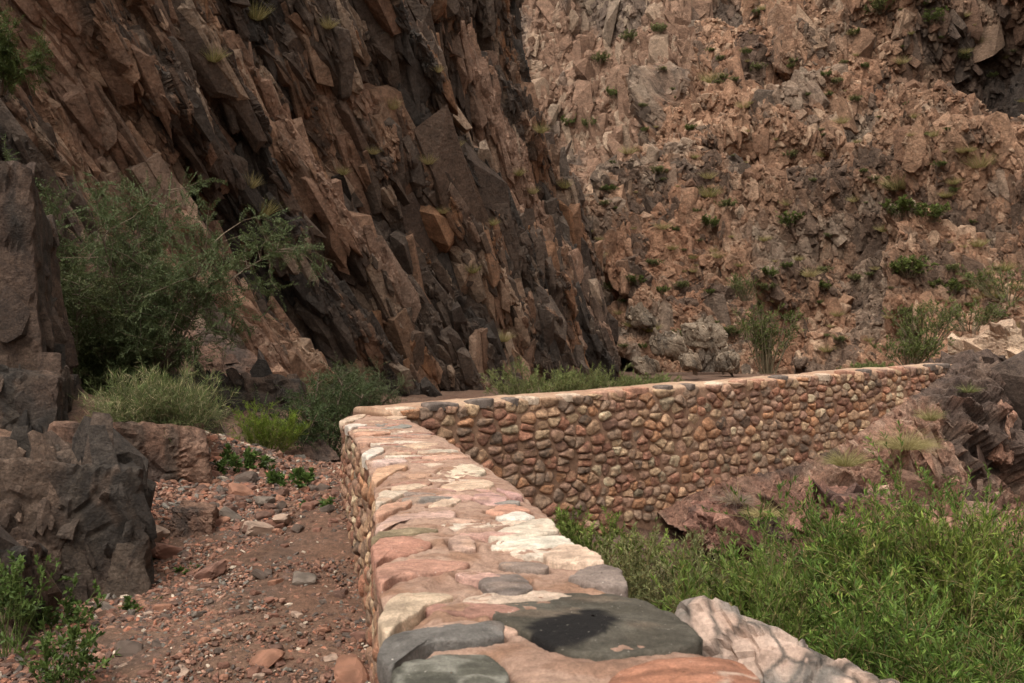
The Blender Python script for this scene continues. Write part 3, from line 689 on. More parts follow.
# ------------------------------------------------------------------ dry-laid cobble wall pieces
PAL = [((.27, .105, .068), 5), ((.21, .082, .060), 4), ((.36, .215, .135), 4), ((.43, .29, .185), 3), ((.22, .15, .115), 5), ((.16, .115, .095), 3), ((.065, .058, .055), 2),
       ((.55, .43, .30), 1.6), ((.38, .17, .085), 3), ((.15, .075, .062), 3), ((.19, .165, .12), 1.5), ((.30, .17, .13), 4)]
PALC = np.array([c for c, _ in PAL]); PALC = PALC * .62 + PALC.mean(1, keepdims=True) * .10 + np.array([.078, .042, .027]); PALW = np.array([q for _, q in PAL]); PALW /= PALW.sum()
def cobbles(P0fn, length, zb_fn, zt_fn, seed, cw=.140, ch=.086, nth=40):
    """P0fn(s) -> point, along, outward.  Tightly fitted rounded stones (relaxed cells), one mesh."""
    rng = np.random.RandomState(seed)
    ss = np.linspace(0, length, 80)
    H = max(zt_fn(q) for q in ss) - min(zb_fn(q) for q in ss) + .1
    pts = []
    r = 0; k = ch * .5
    while k < H:
        hh = ch * rng.uniform(.85, 1.15); q = rng.uniform(-cw, 0)
        while q < length + cw:
            wd = cw * np.clip(rng.lognormal(-.1, .5), .4, 2.1)
            if rng.rand() < .10 and wd > cw * .9:
                pts += [(q + wd / 2, k + hh * .27), (q + wd / 2 + rng.normal(0, .01), k - hh * .27)]
            elif rng.rand() > .02: pts.append((q + wd / 2, k + rng.normal(0, .22) * hh))
            q += wd
        k += hh; r += 1
    pts = np.array(pts); asp = .72
    Q = pts * np.array([asp, 1.0])
    def neigh(Q):
        d = np.linalg.norm(Q[:, None, :] - Q[None, :, :], axis=2); np.fill_diagonal(d, 9)
        idx = np.argsort(d, 1)[:, :14]; return idx, np.take_along_axis(d, idx, 1)
    for _ in range(2):                                       # push crowded stones apart
        idx, d = neigh(Q); df = Q[:, None, :] - Q[idx]
        push = np.clip(.066 - d, 0, .05)[:, :, None] * df / (d[:, :, None] + 1e-6)
        Q = Q + .35 * push.sum(1)
    idx, d = neigh(Q)
    th = np.linspace(0, 2 * math.pi, nth, endpoint=False); dirs = np.stack([np.cos(th), np.sin(th)], 1)
    rings = [0.0, .3, .55, .75, .88, .96, 1.0, 1.0]
    Vs, Fs, Cs = [], [], []; off = 0
    i = np.arange(len(rings) - 1)[:, None]; j = np.arange(nth)[None, :]; j2 = (j + 1) % nth
    F0 = np.stack([i * nth + j, (i + 1) * nth + j, (i + 1) * nth + j2, i * nth + j2], -1).reshape(-1, 4)
    for a in range(len(Q)):
        sc, kz = Q[a, 0] / asp, Q[a, 1]
        if sc < .02 or sc > length - .02: continue
        zt = zt_fn(sc); zz = zt - kz
        if zz < zb_fn(sc) - .02: continue
        df = Q[idx[a]] - Q[a]; dd = d[a]
        cosv = (dirs @ (df / dd[:, None]).T)
        p_ = rng.uniform(5, 12)
        inv = np.maximum(cosv, 1e-3) / (dd[None, :] * .5 * rng.uniform(.93, 1.07, len(dd))[None, :])
        rad = 1 / (np.sum(inv ** p_, 1) ** (1 / p_))
        rad = np.minimum(rad, np.median(rad) * 1.45)
        rad = np.maximum(rad * rng.uniform(.93, 1.07) - .002 + .003 * np.cos(th * rng.randint(2, 5) + rng.uniform(0, 6)), .012)
        rad = np.where(dirs[:, 1] < 0, np.minimum(rad, kz / np.maximum(-dirs[:, 1], 1e-3) + .008), rad)       # flat top course
        o2 = dirs * rad[:, None] / np.array([asp, 1.0])
        prot = rng.uniform(.022, .045); pw = rng.uniform(2.5, 6)
        tl = rng.normal(0, .12, 2)
        L = []
        for m, rr in enumerate(rings):
            hgt = prot * (max(1 - rr ** pw, 0)) ** .55 if m < len(rings) - 1 else -.05
            q2 = o2 * (rr if m < len(rings) - 1 else .93)
            L.append(np.concatenate([q2, (hgt + (q2 @ tl) * (1 if m < len(rings) - 1 else 0))[:, None]], 1))
        L = np.concatenate(L)
        seedv = rng.rand(3) * 90
        nz = fbm(L * 26 + seedv, 4, 3)
        L[:, 2] += .007 * nz * (L[:, 2] > 0) + .006 * fbm(L * np.array([14, 40, 14]) + seedv, 3, 5)
        p0, al, ou = P0fn(sc)
        xy = p0[None, :] + al[None, :] * L[:, :1] + ou[None, :] * L[:, 2:]
        vv = np.concatenate([xy, (zz - L[:, 1])[:, None]], 1)
        cc = PALC[rng.choice(len(PALC), p=PALW)] * rng.uniform(.85, 1.4)
        n2 = fbm(L * 45 + seedv, 4, 7); n3 = fbm(L * np.array([12, 45, 20]) + seedv, 3, 9)
        cv = mixc(cc, cc * .55, sst(.0, .45, n2)); cv = mixc(cv, np.minimum(cc * 1.5 + .03, .7), sst(.12, .5, n3) * .6)
        cv = mixc(cv, (.31, .185, .125), sst(.0, .4, fbm(L * 20 + seedv + 9, 4, 8)) * .65)
        Vs.append(vv); Fs.append(F0 + off); Cs.append(cv); off += len(vv)
    return np.concatenate(Vs), np.concatenate(Fs), np.concatenate(Cs)

# ---- near wall
NS = 1300
Lc = resample(EL, NS); Rc = resample(ER, NS)
near_root = empty('stone_wall', (0.1, 3, 0.2))
tag(near_root, 'near parapet wall with a broad bright cap of pink and cream stones, curving away along the trail', 'wall', 'cobble walls along the trail')
cs = np.linspace(0, 1, 60)
inset = .03
prof = []                        # (across 0..1, z offset from the cap, kind)
zs = np.concatenate([np.linspace(-1.9, -.05, 14), [-.03, -.015]])
cols_ = []
jit = np.linspace(0, 1, NS)
rows = []
for zq in zs: rows.append((0.0, zq))
for a in np.linspace(.012, .988, 110): rows.append((a, 0.0))
for zq in zs[::-1]: rows.append((1.0, zq))
acr = np.array([r[0] for r in rows]); dz = np.array([r[1] for r in rows])
A = Lc[:, None, :] * (1 - acr[None, :, None]) + Rc[:, None, :] * acr[None, :, None]
dirx = (Rc - Lc); wid = np.linalg.norm(dirx, axis=1); dirx = dirx / wid[:, None]
insetv = np.where(acr < .01, inset, np.where(acr > .99, -inset, 0.0))
insetv = insetv * np.clip(-dz / .05, 0.15, 1)
batter = np.where(acr < .01, dz * .004, np.where(acr > .99, -dz * .004, 0))       # faces lean out downwards
A = A + dirx[:, None, :] * (insetv + batter)[None, :, None]
dome = -.022 * (np.abs(acr - .5) * 2) ** 5
Zc = CAPZ + dz + np.where(dz == 0, dome, -.02)
V = np.concatenate([A, np.broadcast_to(Zc[None, :, None], (NS, len(rows), 1))], 2).reshape(-1, 3)
top = np.broadcast_to((dz == 0)[None, :], (NS, len(rows))).ravel()
V[:, 2] += np.where(top, .008 * fbm(V * 6, 4, 401) + .006 * fbm(V * 22, 4, 402) - .012 * sst(.35, .7, ridged(V * np.array([3.5, 3.5, 0]) + 3, 3, 403)), 0)
V[:, :2] += .01 * np.stack([fbm(V * 9, 3, 404), fbm(V * 9 + 40, 3, 405)], 1)
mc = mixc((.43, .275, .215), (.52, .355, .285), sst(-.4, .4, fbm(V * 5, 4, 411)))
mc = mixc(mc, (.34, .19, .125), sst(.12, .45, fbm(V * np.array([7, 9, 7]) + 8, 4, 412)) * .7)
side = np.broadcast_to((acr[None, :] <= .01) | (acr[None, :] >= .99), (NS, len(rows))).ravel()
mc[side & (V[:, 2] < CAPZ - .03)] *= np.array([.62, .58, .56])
NEARCORE = (V, mc, top)
# end cap of the core is closed by the far wall
def side_fn(edge_pts, sgn, sback):
    d = np.concatenate([[0], np.cumsum(np.linalg.norm(np.diff(edge_pts, axis=0), axis=1))])
    tg = np.gradient(edge_pts, axis=0); tg /= np.linalg.norm(tg, axis=1)[:, None]
    def fn(s):
        s = min(max(s, 0), d[-1])
        p0 = np.array([np.interp(s, d, edge_pts[:, k]) for k in (0, 1)]); al = np.array([np.interp(s, d, tg[:, k]) for k in (0, 1)])
        al = al / np.linalg.norm(al)
        ou = np.array([al[1], -al[0]]) * sgn
        return p0 - ou * sback, al, ou
    return fn, d[-1]
fnL, lenL = side_fn(Lc[:], -1, .045)
fnR, lenR = side_fn(Rc[:], 1, .045)
def zbL(s):
    p = fnL(s)[0]; return float(path_z(p[1])) - .1
V1, F1_, C1 = cobbles(fnL, lenL, zbL, lambda s: CAPZ - .05, 501, nth=24)
o = link('cobble_facing', mesh_np('facing_trail', V1, F1_, C1, M_STONE, True), near_root)
V1, F1_, C1 = cobbles(fnR, lenR - .25, lambda s: -.5, lambda s: CAPZ - .05, 503, nth=24)
link('cobble_facing', mesh_np('facing_gully', V1, F1_, C1, M_STONE, True), near_root)

# ---- cap stones of the near wall
def capstone(outline_xy, colr, seed, top, thick=.055, vein=None, dome=.012, stain=None, rough_edge=.004):
    rng = np.random.RandomState(seed)
    p = np.array(outline_xy, float)
    for _ in range(2):
        q = np.roll(p, -1, 0); p = np.stack([p * .86 + q * .14, p * .14 + q * .86], 1).reshape(-1, 2)
    cl = np.concatenate([p, p[:1]]); d = np.concatenate([[0], np.cumsum(np.linalg.norm(np.diff(cl, axis=0), axis=1))])
    n = 96; tt = np.linspace(0, d[-1], n, endpoint=False)
    p = np.stack([np.interp(tt, d, cl[:, k]) for k in (0, 1)], 1)
    c = p.mean(0)
    p3 = np.concatenate([p, np.full((n, 1), seed * 3.1)], 1)
    rad = (p - c); rl = np.linalg.norm(rad, axis=1, keepdims=True)
    p = p + rad / rl * (rough_edge * 2.6 * fbm(p3 * 22, 4, seed))[:, None]
    n = 96
    rings = [(0.02, dome), (.1, dome), (.2, dome), (.3, dome * .97), (.4, dome * .95), (.5, dome * .9), (.6, dome * .8), (.68, dome * .7), (.76, dome * .55), (.88, dome * .3), (.95, dome * .25), (.985, -.001), (1.0, -.007), (.995, -.034), (.95, -thick)]
    V = []
    for (s, h) in rings:
        q = c + (p - c) * s
        V.append(np.concatenate([q, np.full((n, 1), top + h)], 1))
    V = np.concatenate(V)
    tlt = rng.normal(0, .03, 2)
    V[:, 2] += .0035 * fbm(V * 12 + seed, 4, seed + 1) + .002 * fbm(V * 60, 3, seed + 2) - .003 * sst(.5, .8, ridged(V * np.array([8, 20, 8]) + seed, 3, seed + 9)) + np.clip((V[:, :2] - c) @ tlt, -.006, .006)
    F = grid_faces(len(rings), n).reshape(-1, 4)
    i = np.arange(len(rings) - 1)[:, None]; j = np.arange(n)[None, :]; j2 = (j + 1) % n
    F = np.stack([i * n + j, (i + 1) * n + j, (i + 1) * n + j2, i * n + j2], -1).reshape(-1, 4)
    colr = np.array(colr); colr = colr * .88 + colr.mean() * .12
    cv = mixc(colr, np.clip(colr * 1.22 + .02, 0, .85), sst(-.3, .4, fbm(V * 14 + seed, 4, seed + 3)))
    cv = mixc(cv, colr * .62, sst(.12, .5, fbm(V * np.array([9, 22, 9]) + 3 * seed, 4, seed + 4)) * .7)
    cv = mixc(cv, (.52, .33, .23), sst(.25, .5, fbm(V * 10 + 7 * seed, 4, seed + 5)) * (.5 if colr.mean() > .2 else .12))
    if vein is not None:
        cv = mixc(cv, vein, sst(.86, .97, 1 - np.abs(fbm(V * 5 + seed, 3, seed + 6)) * 2.2) * .75)
    if stain is not None:
        poly_, sc_ = stain; pc = poly_.mean(0)
        an = np.arctan2(poly_[:, 1] - pc[1], poly_[:, 0] - pc[0]); ra = np.linalg.norm(poly_ - pc, axis=1); od = np.argsort(an)
        rr = np.hypot(V[:, 0] - pc[0], V[:, 1] - pc[1]) / np.interp(np.arctan2(V[:, 1] - pc[1], V[:, 0] - pc[0]), an[od], ra[od], period=2 * math.pi) + .12 * fbm(V * 30, 4, 900)
        cv = mixc(cv, sc_, sst(1.05, .93, rr))
    return V, F, cv
def cp(poly, z=CAPZ):
    out = []
    for x, y in poly:
        Yd = (EYE - z) * 1024 / (y - 345); out.append(((x - 512) / 1024 * Yd, Yd))
    return out
CAPS = [
 ([(490,603),(500,598),(540,591),(575,589),(610,590),(640,596),(668,607),(690,622),(704,636),(698,642),(670,648),(620,653),(575,653),(560,648),(545,640),(520,628),(497,618)], (.088,.076,.056), 'big dark olive cap stone with a black stain', .30),
 ([(598,690),(612,672),(640,663),(675,657),(710,656),(742,662),(764,680),(755,700),(700,715),(630,712)], (.44,.185,.105), 'smooth orange red cap stone with a pale vein', None),
 ([(393,672),(403,660),(440,653),(487,650),(505,662),(511,676),(500,692),(440,702),(392,695)], (.105,.100,.078), 'dark grey green cap stone with a white crack', None),
 ([(376,650),(382,636),(395,628),(440,623),(503,622),(506,636),(470,641),(430,641),(402,655),(390,665)], (.165,.15,.138), 'bluish grey cap stone wrapping over the wall edge', None),
 ([(377,622),(384,602),(400,590),(425,587),(458,592),(432,601),(402,619),(388,633)], (.58,.43,.30), 'yellow cream cap stone', None),
 ([(478,578),(490,570),(518,569),(537,588),(520,594),(500,595),(488,588)], (.20,.155,.135), 'dark grey brown cap stone', None),
 ([(563,576),(585,564),(605,561),(622,568),(628,580),(627,588),(600,584)], (.27,.205,.175), None, None),
 ([(376,568),(385,560),(420,557),(470,559),(465,567),(440,571),(395,576),(379,583)], (.50,.255,.18), None, None),
 ([(372,545),(380,538),(405,536),(434,541),(425,548),(405,552),(385,554),(375,560)], (.44,.205,.14), 'brick red cap stone', None),
 ([(447,538),(455,533),(470,534),(478,547),(455,550)], (.50,.32,.245), None, None),
 ([(371,538),(380,530),(410,526),(440,526),(437,530),(400,534),(380,538)], (.25,.185,.105), 'thin olive cap stone', None),
 ([(375,527),(390,515),(420,510),(455,508),(457,517),(430,518),(400,520),(380,531)], (.55,.35,.285), None, None),
 ([(490,546),(500,539),(525,534),(560,532),(577,542),(545,546),(510,550)], (.70,.61,.50), 'nearly white cap stone', None),
 ([(486,534),(510,524),(535,518),(552,518),(560,530),(530,535),(500,537)], (.62,.51,.40), 'cream cap stone', None),
 ([(542,552),(555,545),(580,544),(600,553),(606,560),(575,560),(548,557)], (.64,.45,.33), None, None),
 ([(484,510),(500,504),(515,503),(530,509),(520,512),(495,513)], (.60,.30,.20), None, None),
 ([(495,516),(510,511),(525,511),(537,517),(515,519)], (.74,.65,.57), None, None),
 ([(375,498),(383,490),(410,490),(398,495),(377,503)], (.60,.47,.36), None, None),
 ([(374,510),(385,503),(415,499),(405,506),(377,513)], (.55,.30,.20), None, None),
 ([(438,486),(453,481),(452,477),(480,476),(490,480),(496,485),(470,489),(455,489)], (.64,.45,.32), None, None),
 ([(435,472),(445,467),(470,463),(487,469),(480,474),(450,475)], (.62,.49,.36), None, None),
 ([(369,463),(378,458),(405,456),(408,460),(385,464)], (.60,.42,.36), None, None),
 ([(371,477),(376,468),(395,464),(410,465),(392,472),(376,481)], (.62,.36,.22), None, None),
 ([(361,453),(370,448),(383,447),(384,451),(368,456)], (.66,.58,.50), None, None),
 ([(420,457),(440,453),(464,453),(468,456),(440,459)], (.62,.36,.26), None, None),
 ([(415,452),(435,448),(455,447),(459,450),(425,453)], (.62,.50,.39), None, None),
 ([(384,428),(404,423),(414,425),(398,429)], (.27,.25,.22), None, None),
 ([(344,426),(352,422),(370,421.5),(366,424.5),(350,428)], (.68,.58,.50), None, None),
 ([(338,421),(352,415),(368,412.5),(362,417.5),(345,422)], (.60,.44,.32), None, None),
 ([(358,442),(360,438),(383,435.5),(396,437),(370,442.5)], (.58,.33,.23), None, None),
 ([(352,434),(358,431),(385,429.5),(394,431),(366,435)], (.55,.29,.19), None, None),
 ([(470,495),(492,491),(508,496),(506,502),(485,503)], (.52,.30,.26), None, None),
 ([(495,488),(506,489),(525,494),(512,496)], (.45,.25,.22), None, None),
 ([(405,475),(425,470),(432,474),(415,479)], (.50,.29,.19), None, None),
 ([(425,505),(445,497),(462,498),(450,504)], (.62,.44,.32), None, None),
 ([(390,487),(415,482),(430,484),(412,488)], (.58,.42,.30), None, None),
 ([(400,445),(425,441),(440,443),(420,447)], (.62,.42,.29), None, None),
 ([(385,418),(398,414),(408,416),(396,420)], (.58,.40,.28), None, None),
]
rng = np.random.RandomState(9)
OUTL = []
for i, (poly, colr, lab, _) in enumerate(CAPS):
    pts = cp(poly, CAPZ + .006)
    stn = None
    if i == 0:
        stn = (np.array(cp([(530,630),(540,618),(556,613),(575,612),(588,607),(602,609),(615,615),(606,626),(594,637),(575,642),(550,644),(536,640)], CAPZ + .01)), (.012, .010, .009))
    V, F, cv = capstone(pts, colr, 600 + i, CAPZ + .003, vein=((.70, .55, .45) if i == 1 else (.30, .29, .25) if i == 2 else None), stain=stn, dome=.02 if i == 1 else .006 if i < 8 else .004,
                        rough_edge=.003 if i < 5 else .005)
    OUTL.append(V[-3 * 96:-2 * 96, :2].copy())
    o = link('cap_stone', mesh_np('cap_stone', V, F, cv, M_CAP, True), near_root)
    if lab: o['label'] = lab
import itertools
tries, made = 0, 0
def overlaps(pts):
    for o_ in OUTL:
        if np.min(np.linalg.norm(o_[:, None, :] - pts[None], axis=2)) < .007: return True
        c_ = o_.mean(0); r_ = np.linalg.norm(o_ - c_, axis=1).mean()
        if np.linalg.norm(pts.mean(0) - c_) < r_ * .8: return True
    return False
while tries < 3000 and made < 52:
    tries += 1
    yy_ = 1.75 + 5.4 * rng.rand(); xl = np.interp(yy_, WLy, WLx) + .03; xr = np.interp(yy_, WRy, WRx) - .03
    a_, b_ = rng.uniform(.05, .13), rng.uniform(.025, .055)
    xc_ = rng.uniform(xl + a_, max(xr - a_, xl + a_ + .01))
    an = np.linspace(0, 2 * math.pi, 9)[:-1] + rng.uniform(0, .7); ro = rng.normal(0, .2)
    px_ = a_ * np.sign(np.cos(an)) * np.abs(np.cos(an)) ** .7 * rng.uniform(.8, 1.1, 8); py_ = b_ * np.sin(an) * rng.uniform(.8, 1.15, 8)
    pts = np.stack([xc_ + px_ * math.cos(ro) - py_ * math.sin(ro), yy_ + px_ * math.sin(ro) + py_ * math.cos(ro)], 1)
    if overlaps(pts): continue
    V, F, cv = capstone(pts, [(.50, .31, .225), (.58, .43, .33), (.44, .22, .155), (.64, .52, .42), (.30, .22, .18), (.52, .30, .24), (.24, .205, .18), (.56, .38, .26), (.38, .19, .14)][made % 9], 900 + made, CAPZ + .001, dome=.003, rough_edge=.006)
    OUTL.append(V[-3 * 96:-2 * 96, :2].copy()); made += 1
    link('cap_stone', mesh_np('cap_stone', V, F, cv, M_CAP, True), near_root)
V, mc, top = NEARCORE
ti = np.where(top)[0]; dmin = np.full(len(ti), 9.0)
for o_ in OUTL:
    bb0, bb1 = o_.min(0) - .03, o_.max(0) + .03
    m = np.where((V[ti, 0] > bb0[0]) & (V[ti, 0] < bb1[0]) & (V[ti, 1] > bb0[1]) & (V[ti, 1] < bb1[1]))[0]
    if len(m): dmin[m] = np.minimum(dmin[m], np.min(np.linalg.norm(V[ti[m], None, :2] - o_[None, :, :], axis=2), 1))
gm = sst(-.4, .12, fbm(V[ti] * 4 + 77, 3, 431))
V[ti, 2] += .0025 + .004 * fbm(V[ti] * 24, 3, 433) + .003 * fbm(V[ti] * 55, 3, 434) - .016 * sst(.013, .004, dmin) * gm
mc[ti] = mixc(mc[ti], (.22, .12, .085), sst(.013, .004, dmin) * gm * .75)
mc[ti] = mixc(mc[ti], (.30, .165, .115), sst(.10, .4, fbm(V[ti] * np.array([11, 26, 11]) + 5, 5, 435)) * .6)
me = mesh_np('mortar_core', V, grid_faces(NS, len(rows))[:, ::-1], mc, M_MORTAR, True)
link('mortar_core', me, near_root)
# cap stones of the stretch beside and behind the camera
for i in range(7):
    yy = -.9 + i * .33
    xl = np.interp(yy, WLy, WLx); xr = np.interp(yy, WRy, WRx)
    for sd_ in (0, 1):
        xc = xl + .12 if sd_ == 0 else xr - .14; a0 = rng.uniform(0, 6.28)
        pts = [(xc + rng.uniform(.10, .14) * math.cos(a), yy + .05 * math.sin(a) * rng.uniform(.8, 1.1)) for a in np.linspace(0, 6.28, 9)[:-1]]
        V, F, cv = capstone(pts, [(.5, .28, .2), (.62, .46, .33), (.22, .18, .15), (.5, .21, .13)][rng.randint(4)], 700 + i * 2 + sd_, CAPZ + .002)
        link('cap_stone', mesh_np('cap_stone', V, F, cv, M_CAP, True), near_root)

# ---- far wall
far_root = empty('stone_wall', tuple(wallpt(.5, 0, .1)))
tag(far_root, 'long far cobble wall of small rounded stones crossing the gully to the outcrop', 'wall', 'cobble walls along the trail')
nU, sF = 420, np.linspace(-.16, FLEN + .25, 420)
prof = [(0.0, -1.8)] + [(0.0, q) for q in np.linspace(-1.5, -.06, 26)] + [(-.004, -.035), (-.012, -.014), (-.03, -.002)] + [(q, .012 * math.sin(math.pi * (-q) / FT)) for q in np.linspace(-.06, -FT + .06, 14)] + [(-FT + .03, -.002), (-FT + .01, -.014), (-FT, -.04)] + [(-FT, q) for q in np.linspace(-.1, -1.3, 12)]
pa = np.array(prof)
V = np.zeros((nU, len(pa), 3)); pa_out = np.repeat(pa[None, :, 0], nU, 0); pa_out[0] = -FT / 2; pa_out[-1] = -FT / 2; sF[0] = sF[1]; sF[-1] = sF[-2]
V[:, :, 0] = FA[0] + FD[0] * sF[:, None] + FN[0] * (pa_out - .034)
V[:, :, 1] = FA[1] + FD[1] * sF[:, None] + FN[1] * (pa_out - .034)
V[:, :, 2] = far_top(sF / FLEN)[:, None] + pa[None, :, 1] + .012 * fbm(np.stack([sF * 1.6, sF * 0, sF * 0], 1), 3, 5)[:, None]
V = V.reshape(-1, 3)
V += .010 * np.stack([fbm(V * 7, 4, 421), fbm(V * 7 + 30, 4, 422), fbm(V * 7 + 60, 4, 423)], 1)
mc = mixc((.27, .155, .105), (.36, .22, .155), sst(-.4, .4, fbm(V * 4, 4, 424)))
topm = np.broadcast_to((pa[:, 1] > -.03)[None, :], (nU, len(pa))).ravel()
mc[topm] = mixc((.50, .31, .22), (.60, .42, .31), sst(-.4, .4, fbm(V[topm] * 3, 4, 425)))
me = mesh_np('mortar_core', V, grid_faces(nU, len(pa))[:, ::-1], mc, M_MORTAR, True)
link('mortar_core', me, far_root)
def fnF(s): return FA + FD * s - FN * .045, FD, FN
def fnFb(s): return FA + FD * s - FN * (FT + .045), FD, -FN
V1, F1_, C1 = cobbles(fnF, FLEN + .2, lambda s: float(far_bot(s / FLEN)) - .05, lambda s: far_top(s / FLEN) - .012, 511)
link('cobble_facing', mesh_np('facing_front', V1, F1_, C1, M_STONE, True), far_root)
V1, F1_, C1 = cobbles(fnFb, FLEN, lambda s: .5, lambda s: far_top(s / FLEN) - .03, 513, nth=20)
link('cobble_facing', mesh_np('facing_back', V1, F1_, C1, M_STONE, True), far_root)
s = -.1; i = 0
capcols = [(.50, .27, .18), (.56, .38, .27), (.36, .21, .15), (.62, .46, .34), (.45, .22, .14), (.16, .12, .10)]
while s < FLEN:
    L_ = rng.uniform(.13, .34); wv = rng.uniform(.11, .2)
    c = FA + FD * (s + L_ / 2) - FN * (wv * .5 - .012 + .02)
    pts = []
    for a in np.linspace(0, 2 * math.pi, 11)[:-1]:
        ca, sa = math.cos(a), math.sin(a)
        q = c + FD * (L_ * .5 * np.sign(ca) * abs(ca) ** .6 * rng.uniform(.9, 1.02)) + FN * (wv * .5 * np.sign(sa) * abs(sa) ** .6 * rng.uniform(.85, 1.05)); pts.append(q)
    V, F, cv = capstone(pts, capcols[rng.randint(6)], 800 + i, float(far_top((s + L_ / 2) / FLEN)) + rng.uniform(.0, .018), thick=rng.uniform(.045, .065))
    link('cap_stone', mesh_np('cap_stone', V, F, cv, M_CAP, True), far_root)
    s += L_ + rng.uniform(.01, .22); i += 1

# ------------------------------------------------------------------ gravel and loose stones
rng = np.random.RandomState(77)
def lowrock(seed, sub=2):
    v, F, D = polyrock(sub, (1, .8, .62), seed, 9, 14, .3)
    return v, F
LR = [lowrock(1000 + k, 1) for k in range(14)]
def scatter_mesh(n, xy, sizes, cols_fn, tilt=.5):
    Vs, Fs, Cs = [], [], []; off = 0
    gz = ground_z(xy[:, 0], xy[:, 1])
    gz = gz + .07 * fbm(np.stack([xy[:, 0], xy[:, 1], gz * 0], 1) * .9, 4, 3)
    for k in range(n):
        v, F = LR[rng.randint(len(LR))]
        R = rotz(rng.uniform(0, 6.28)) @ rotx(rng.normal(0, tilt)) @ roty(rng.normal(0, tilt))
        vv = (v * sizes[k] * np.array([1, rng.uniform(.6, 1), rng.uniform(.5, 1)])) @ R.T + np.array([xy[k, 0], xy[k, 1], gz[k] + sizes[k] * .25])
        Vs.append(vv); Fs.append(F + off); off += len(vv)
        Cs.append(np.broadcast_to(cols_fn(), vv.shape))
    return np.concatenate(Vs), np.concatenate(Fs), np.concatenate(Cs)
GC = np.array([(.17, .085, .065), (.22, .115, .085), (.12, .075, .065), (.28, .16, .125), (.15, .13, .12), (.42, .34, .29), (.09, .07, .065), (.30, .13, .09)])
GW = np.array([5, 5, 4, 2.4, 2, .8, 2, 1.2]); GW /= GW.sum()
def gcol(): return np.clip(GC[rng.choice(len(GC), p=GW)] * rng.uniform(.75, 1.25), .02, .8)
n = 42000
yy = 3.2 + 6.2 * rng.rand(n) ** 1.25
xl = np.interp(yy, [3, 4.5, 6, 7.5, 9.5], [-2.3, -2.4, -2.3, -2.9, -3.4]); xr = np.interp(yy, WLy, WLx) + .04
u = rng.rand(n)
xx = xl + (xr - xl) * u
clear = np.abs(xx - np.interp(yy, [0, 4.2, 6, 7.5], [-.95, -1.0, -1.15, -1.35])) < .28
keep = ~(clear & (rng.rand(n) < .55))
xx, yy = xx[keep], yy[keep]; n = len(xx)
V, F, cv = scatter_mesh(n, np.stack([xx, yy], 1), (.0045 + .013 * rng.rand(n) ** 3 + .006 * rng.rand(n)) * (1 + 1.2 * sst(6.2, 7.2, yy) * rng.rand(n)) * (1 + .8 * sst(.3, .8, np.abs(xx + 1.1)) * rng.rand(n)), gcol)
tag(link('gravel', mesh_np('gravel', V, F, cv, M_GRAVEL)), 'fine red, grey and white gravel strewn over the dirt trail', 'gravel', kind='stuff')

stone_meshes = []
for k in range(16):
    v, F, D = polyrock(3, (1, .78, .58), 1100 + k, 10, 18, .4)
    v = v + .06 * D * fbm(v * 2.2 + k, 4, k)[:, None]
    c = np.array([(.17, .085, .065), (.22, .11, .085), (.14, .08, .065), (.17, .135, .12), (.28, .14, .10), (.11, .08, .07), (.34, .24, .20), (.19, .10, .08)][k % 8])
    cv = mixc(c, c * .6, sst(-.2, .4, fbm(v * 2 + k, 4, k + 50)))
    stone_meshes.append(mesh_np('stone', v, F, cv, M_GRAVEL))
def stone(x, y, r, mi, label, group, flat=1.0):
    o = bpy.data.objects.new('stone', stone_meshes[mi]); C.objects.link(o)
    gz = float(ground_z(x, y)) + .07 * float(fbm(np.array([[x, y, 0.]]) * .9, 4, 3)[0])
    o.location = (x, y, gz + r * .22); o.scale = (r, r * rng.uniform(.75, 1), r * flat)
    o.rotation_euler = (rng.normal(0, .25), rng.normal(0, .25), rng.uniform(0, 6.28))
    return tag(o, label, 'stone', group)
# stones that stand out on the trail (photo position on the ground)
def on_ground(px, py):
    lo_, hi_ = 2.5, 14
    for _ in range(40):
        m_ = (lo_ + hi_) / 2; q = P(px, py, m_)
        if q[2] > float(ground_z(q[0], q[1])): lo_ = m_
        else: hi_ = m_
    return q
SPEC = [(260, 581, .055, 5, 'dark angular stone in the middle of the trail'), (304, 588, .075, 3, 'flat grey stone right of the middle of the trail'), (275, 590, .05, 4, 'flat reddish stone beside the dark stone in mid trail'),
        (164, 605, .055, 4, 'rust red stone near the big dark boulder'), (148, 612, .03, 6, 'pale grey pebble left of the rust red stone'), (210, 573, .10, 7, 'low flat slab half sunk at the left side of the trail'),
        (266, 508, .10, 11, 'grey stone at the foot of the rubble'), (232, 520, .09, 3, 'bluish grey stone by the small flat topped boulder'), (258, 533, .11, 6, 'pale flat stone lying across the upper trail'),
        (283, 527, .09, 14, 'broad pale flat stone at the top of the trail'), (130, 655, .07, 5, 'black flat chip at the lower left of the trail'), (265, 668, .08, 12, 'pinkish flat stone at the bottom of the trail'),
        (107, 607, .06, 3, 'grey stone at the foot of the big dark boulder'), (148, 535, .16, 14, 'pale stone wedged behind the big dark boulder'), (165, 552, .13, 1, 'reddish stone wedged between the big dark boulder and the small one'),
        (340, 598, .05, 2, 'brown stone close to the wall in mid trail'), (362, 640, .06, 7, 'brown stone at the wall foot low in the picture'), (350, 677, .11, 12, 'broad brown stone under the wall at the bottom edge'),
        (246, 484, .12, 5, 'dark block on top of the rubble slope'), (240, 498, .11, 4, 'reddish block in the middle of the rubble slope')]
for (px, py, r, mi, lab) in SPEC:
    q = on_ground(px, py); stone(q[0], q[1], r, mi, lab, 'loose stones on the trail', .7)
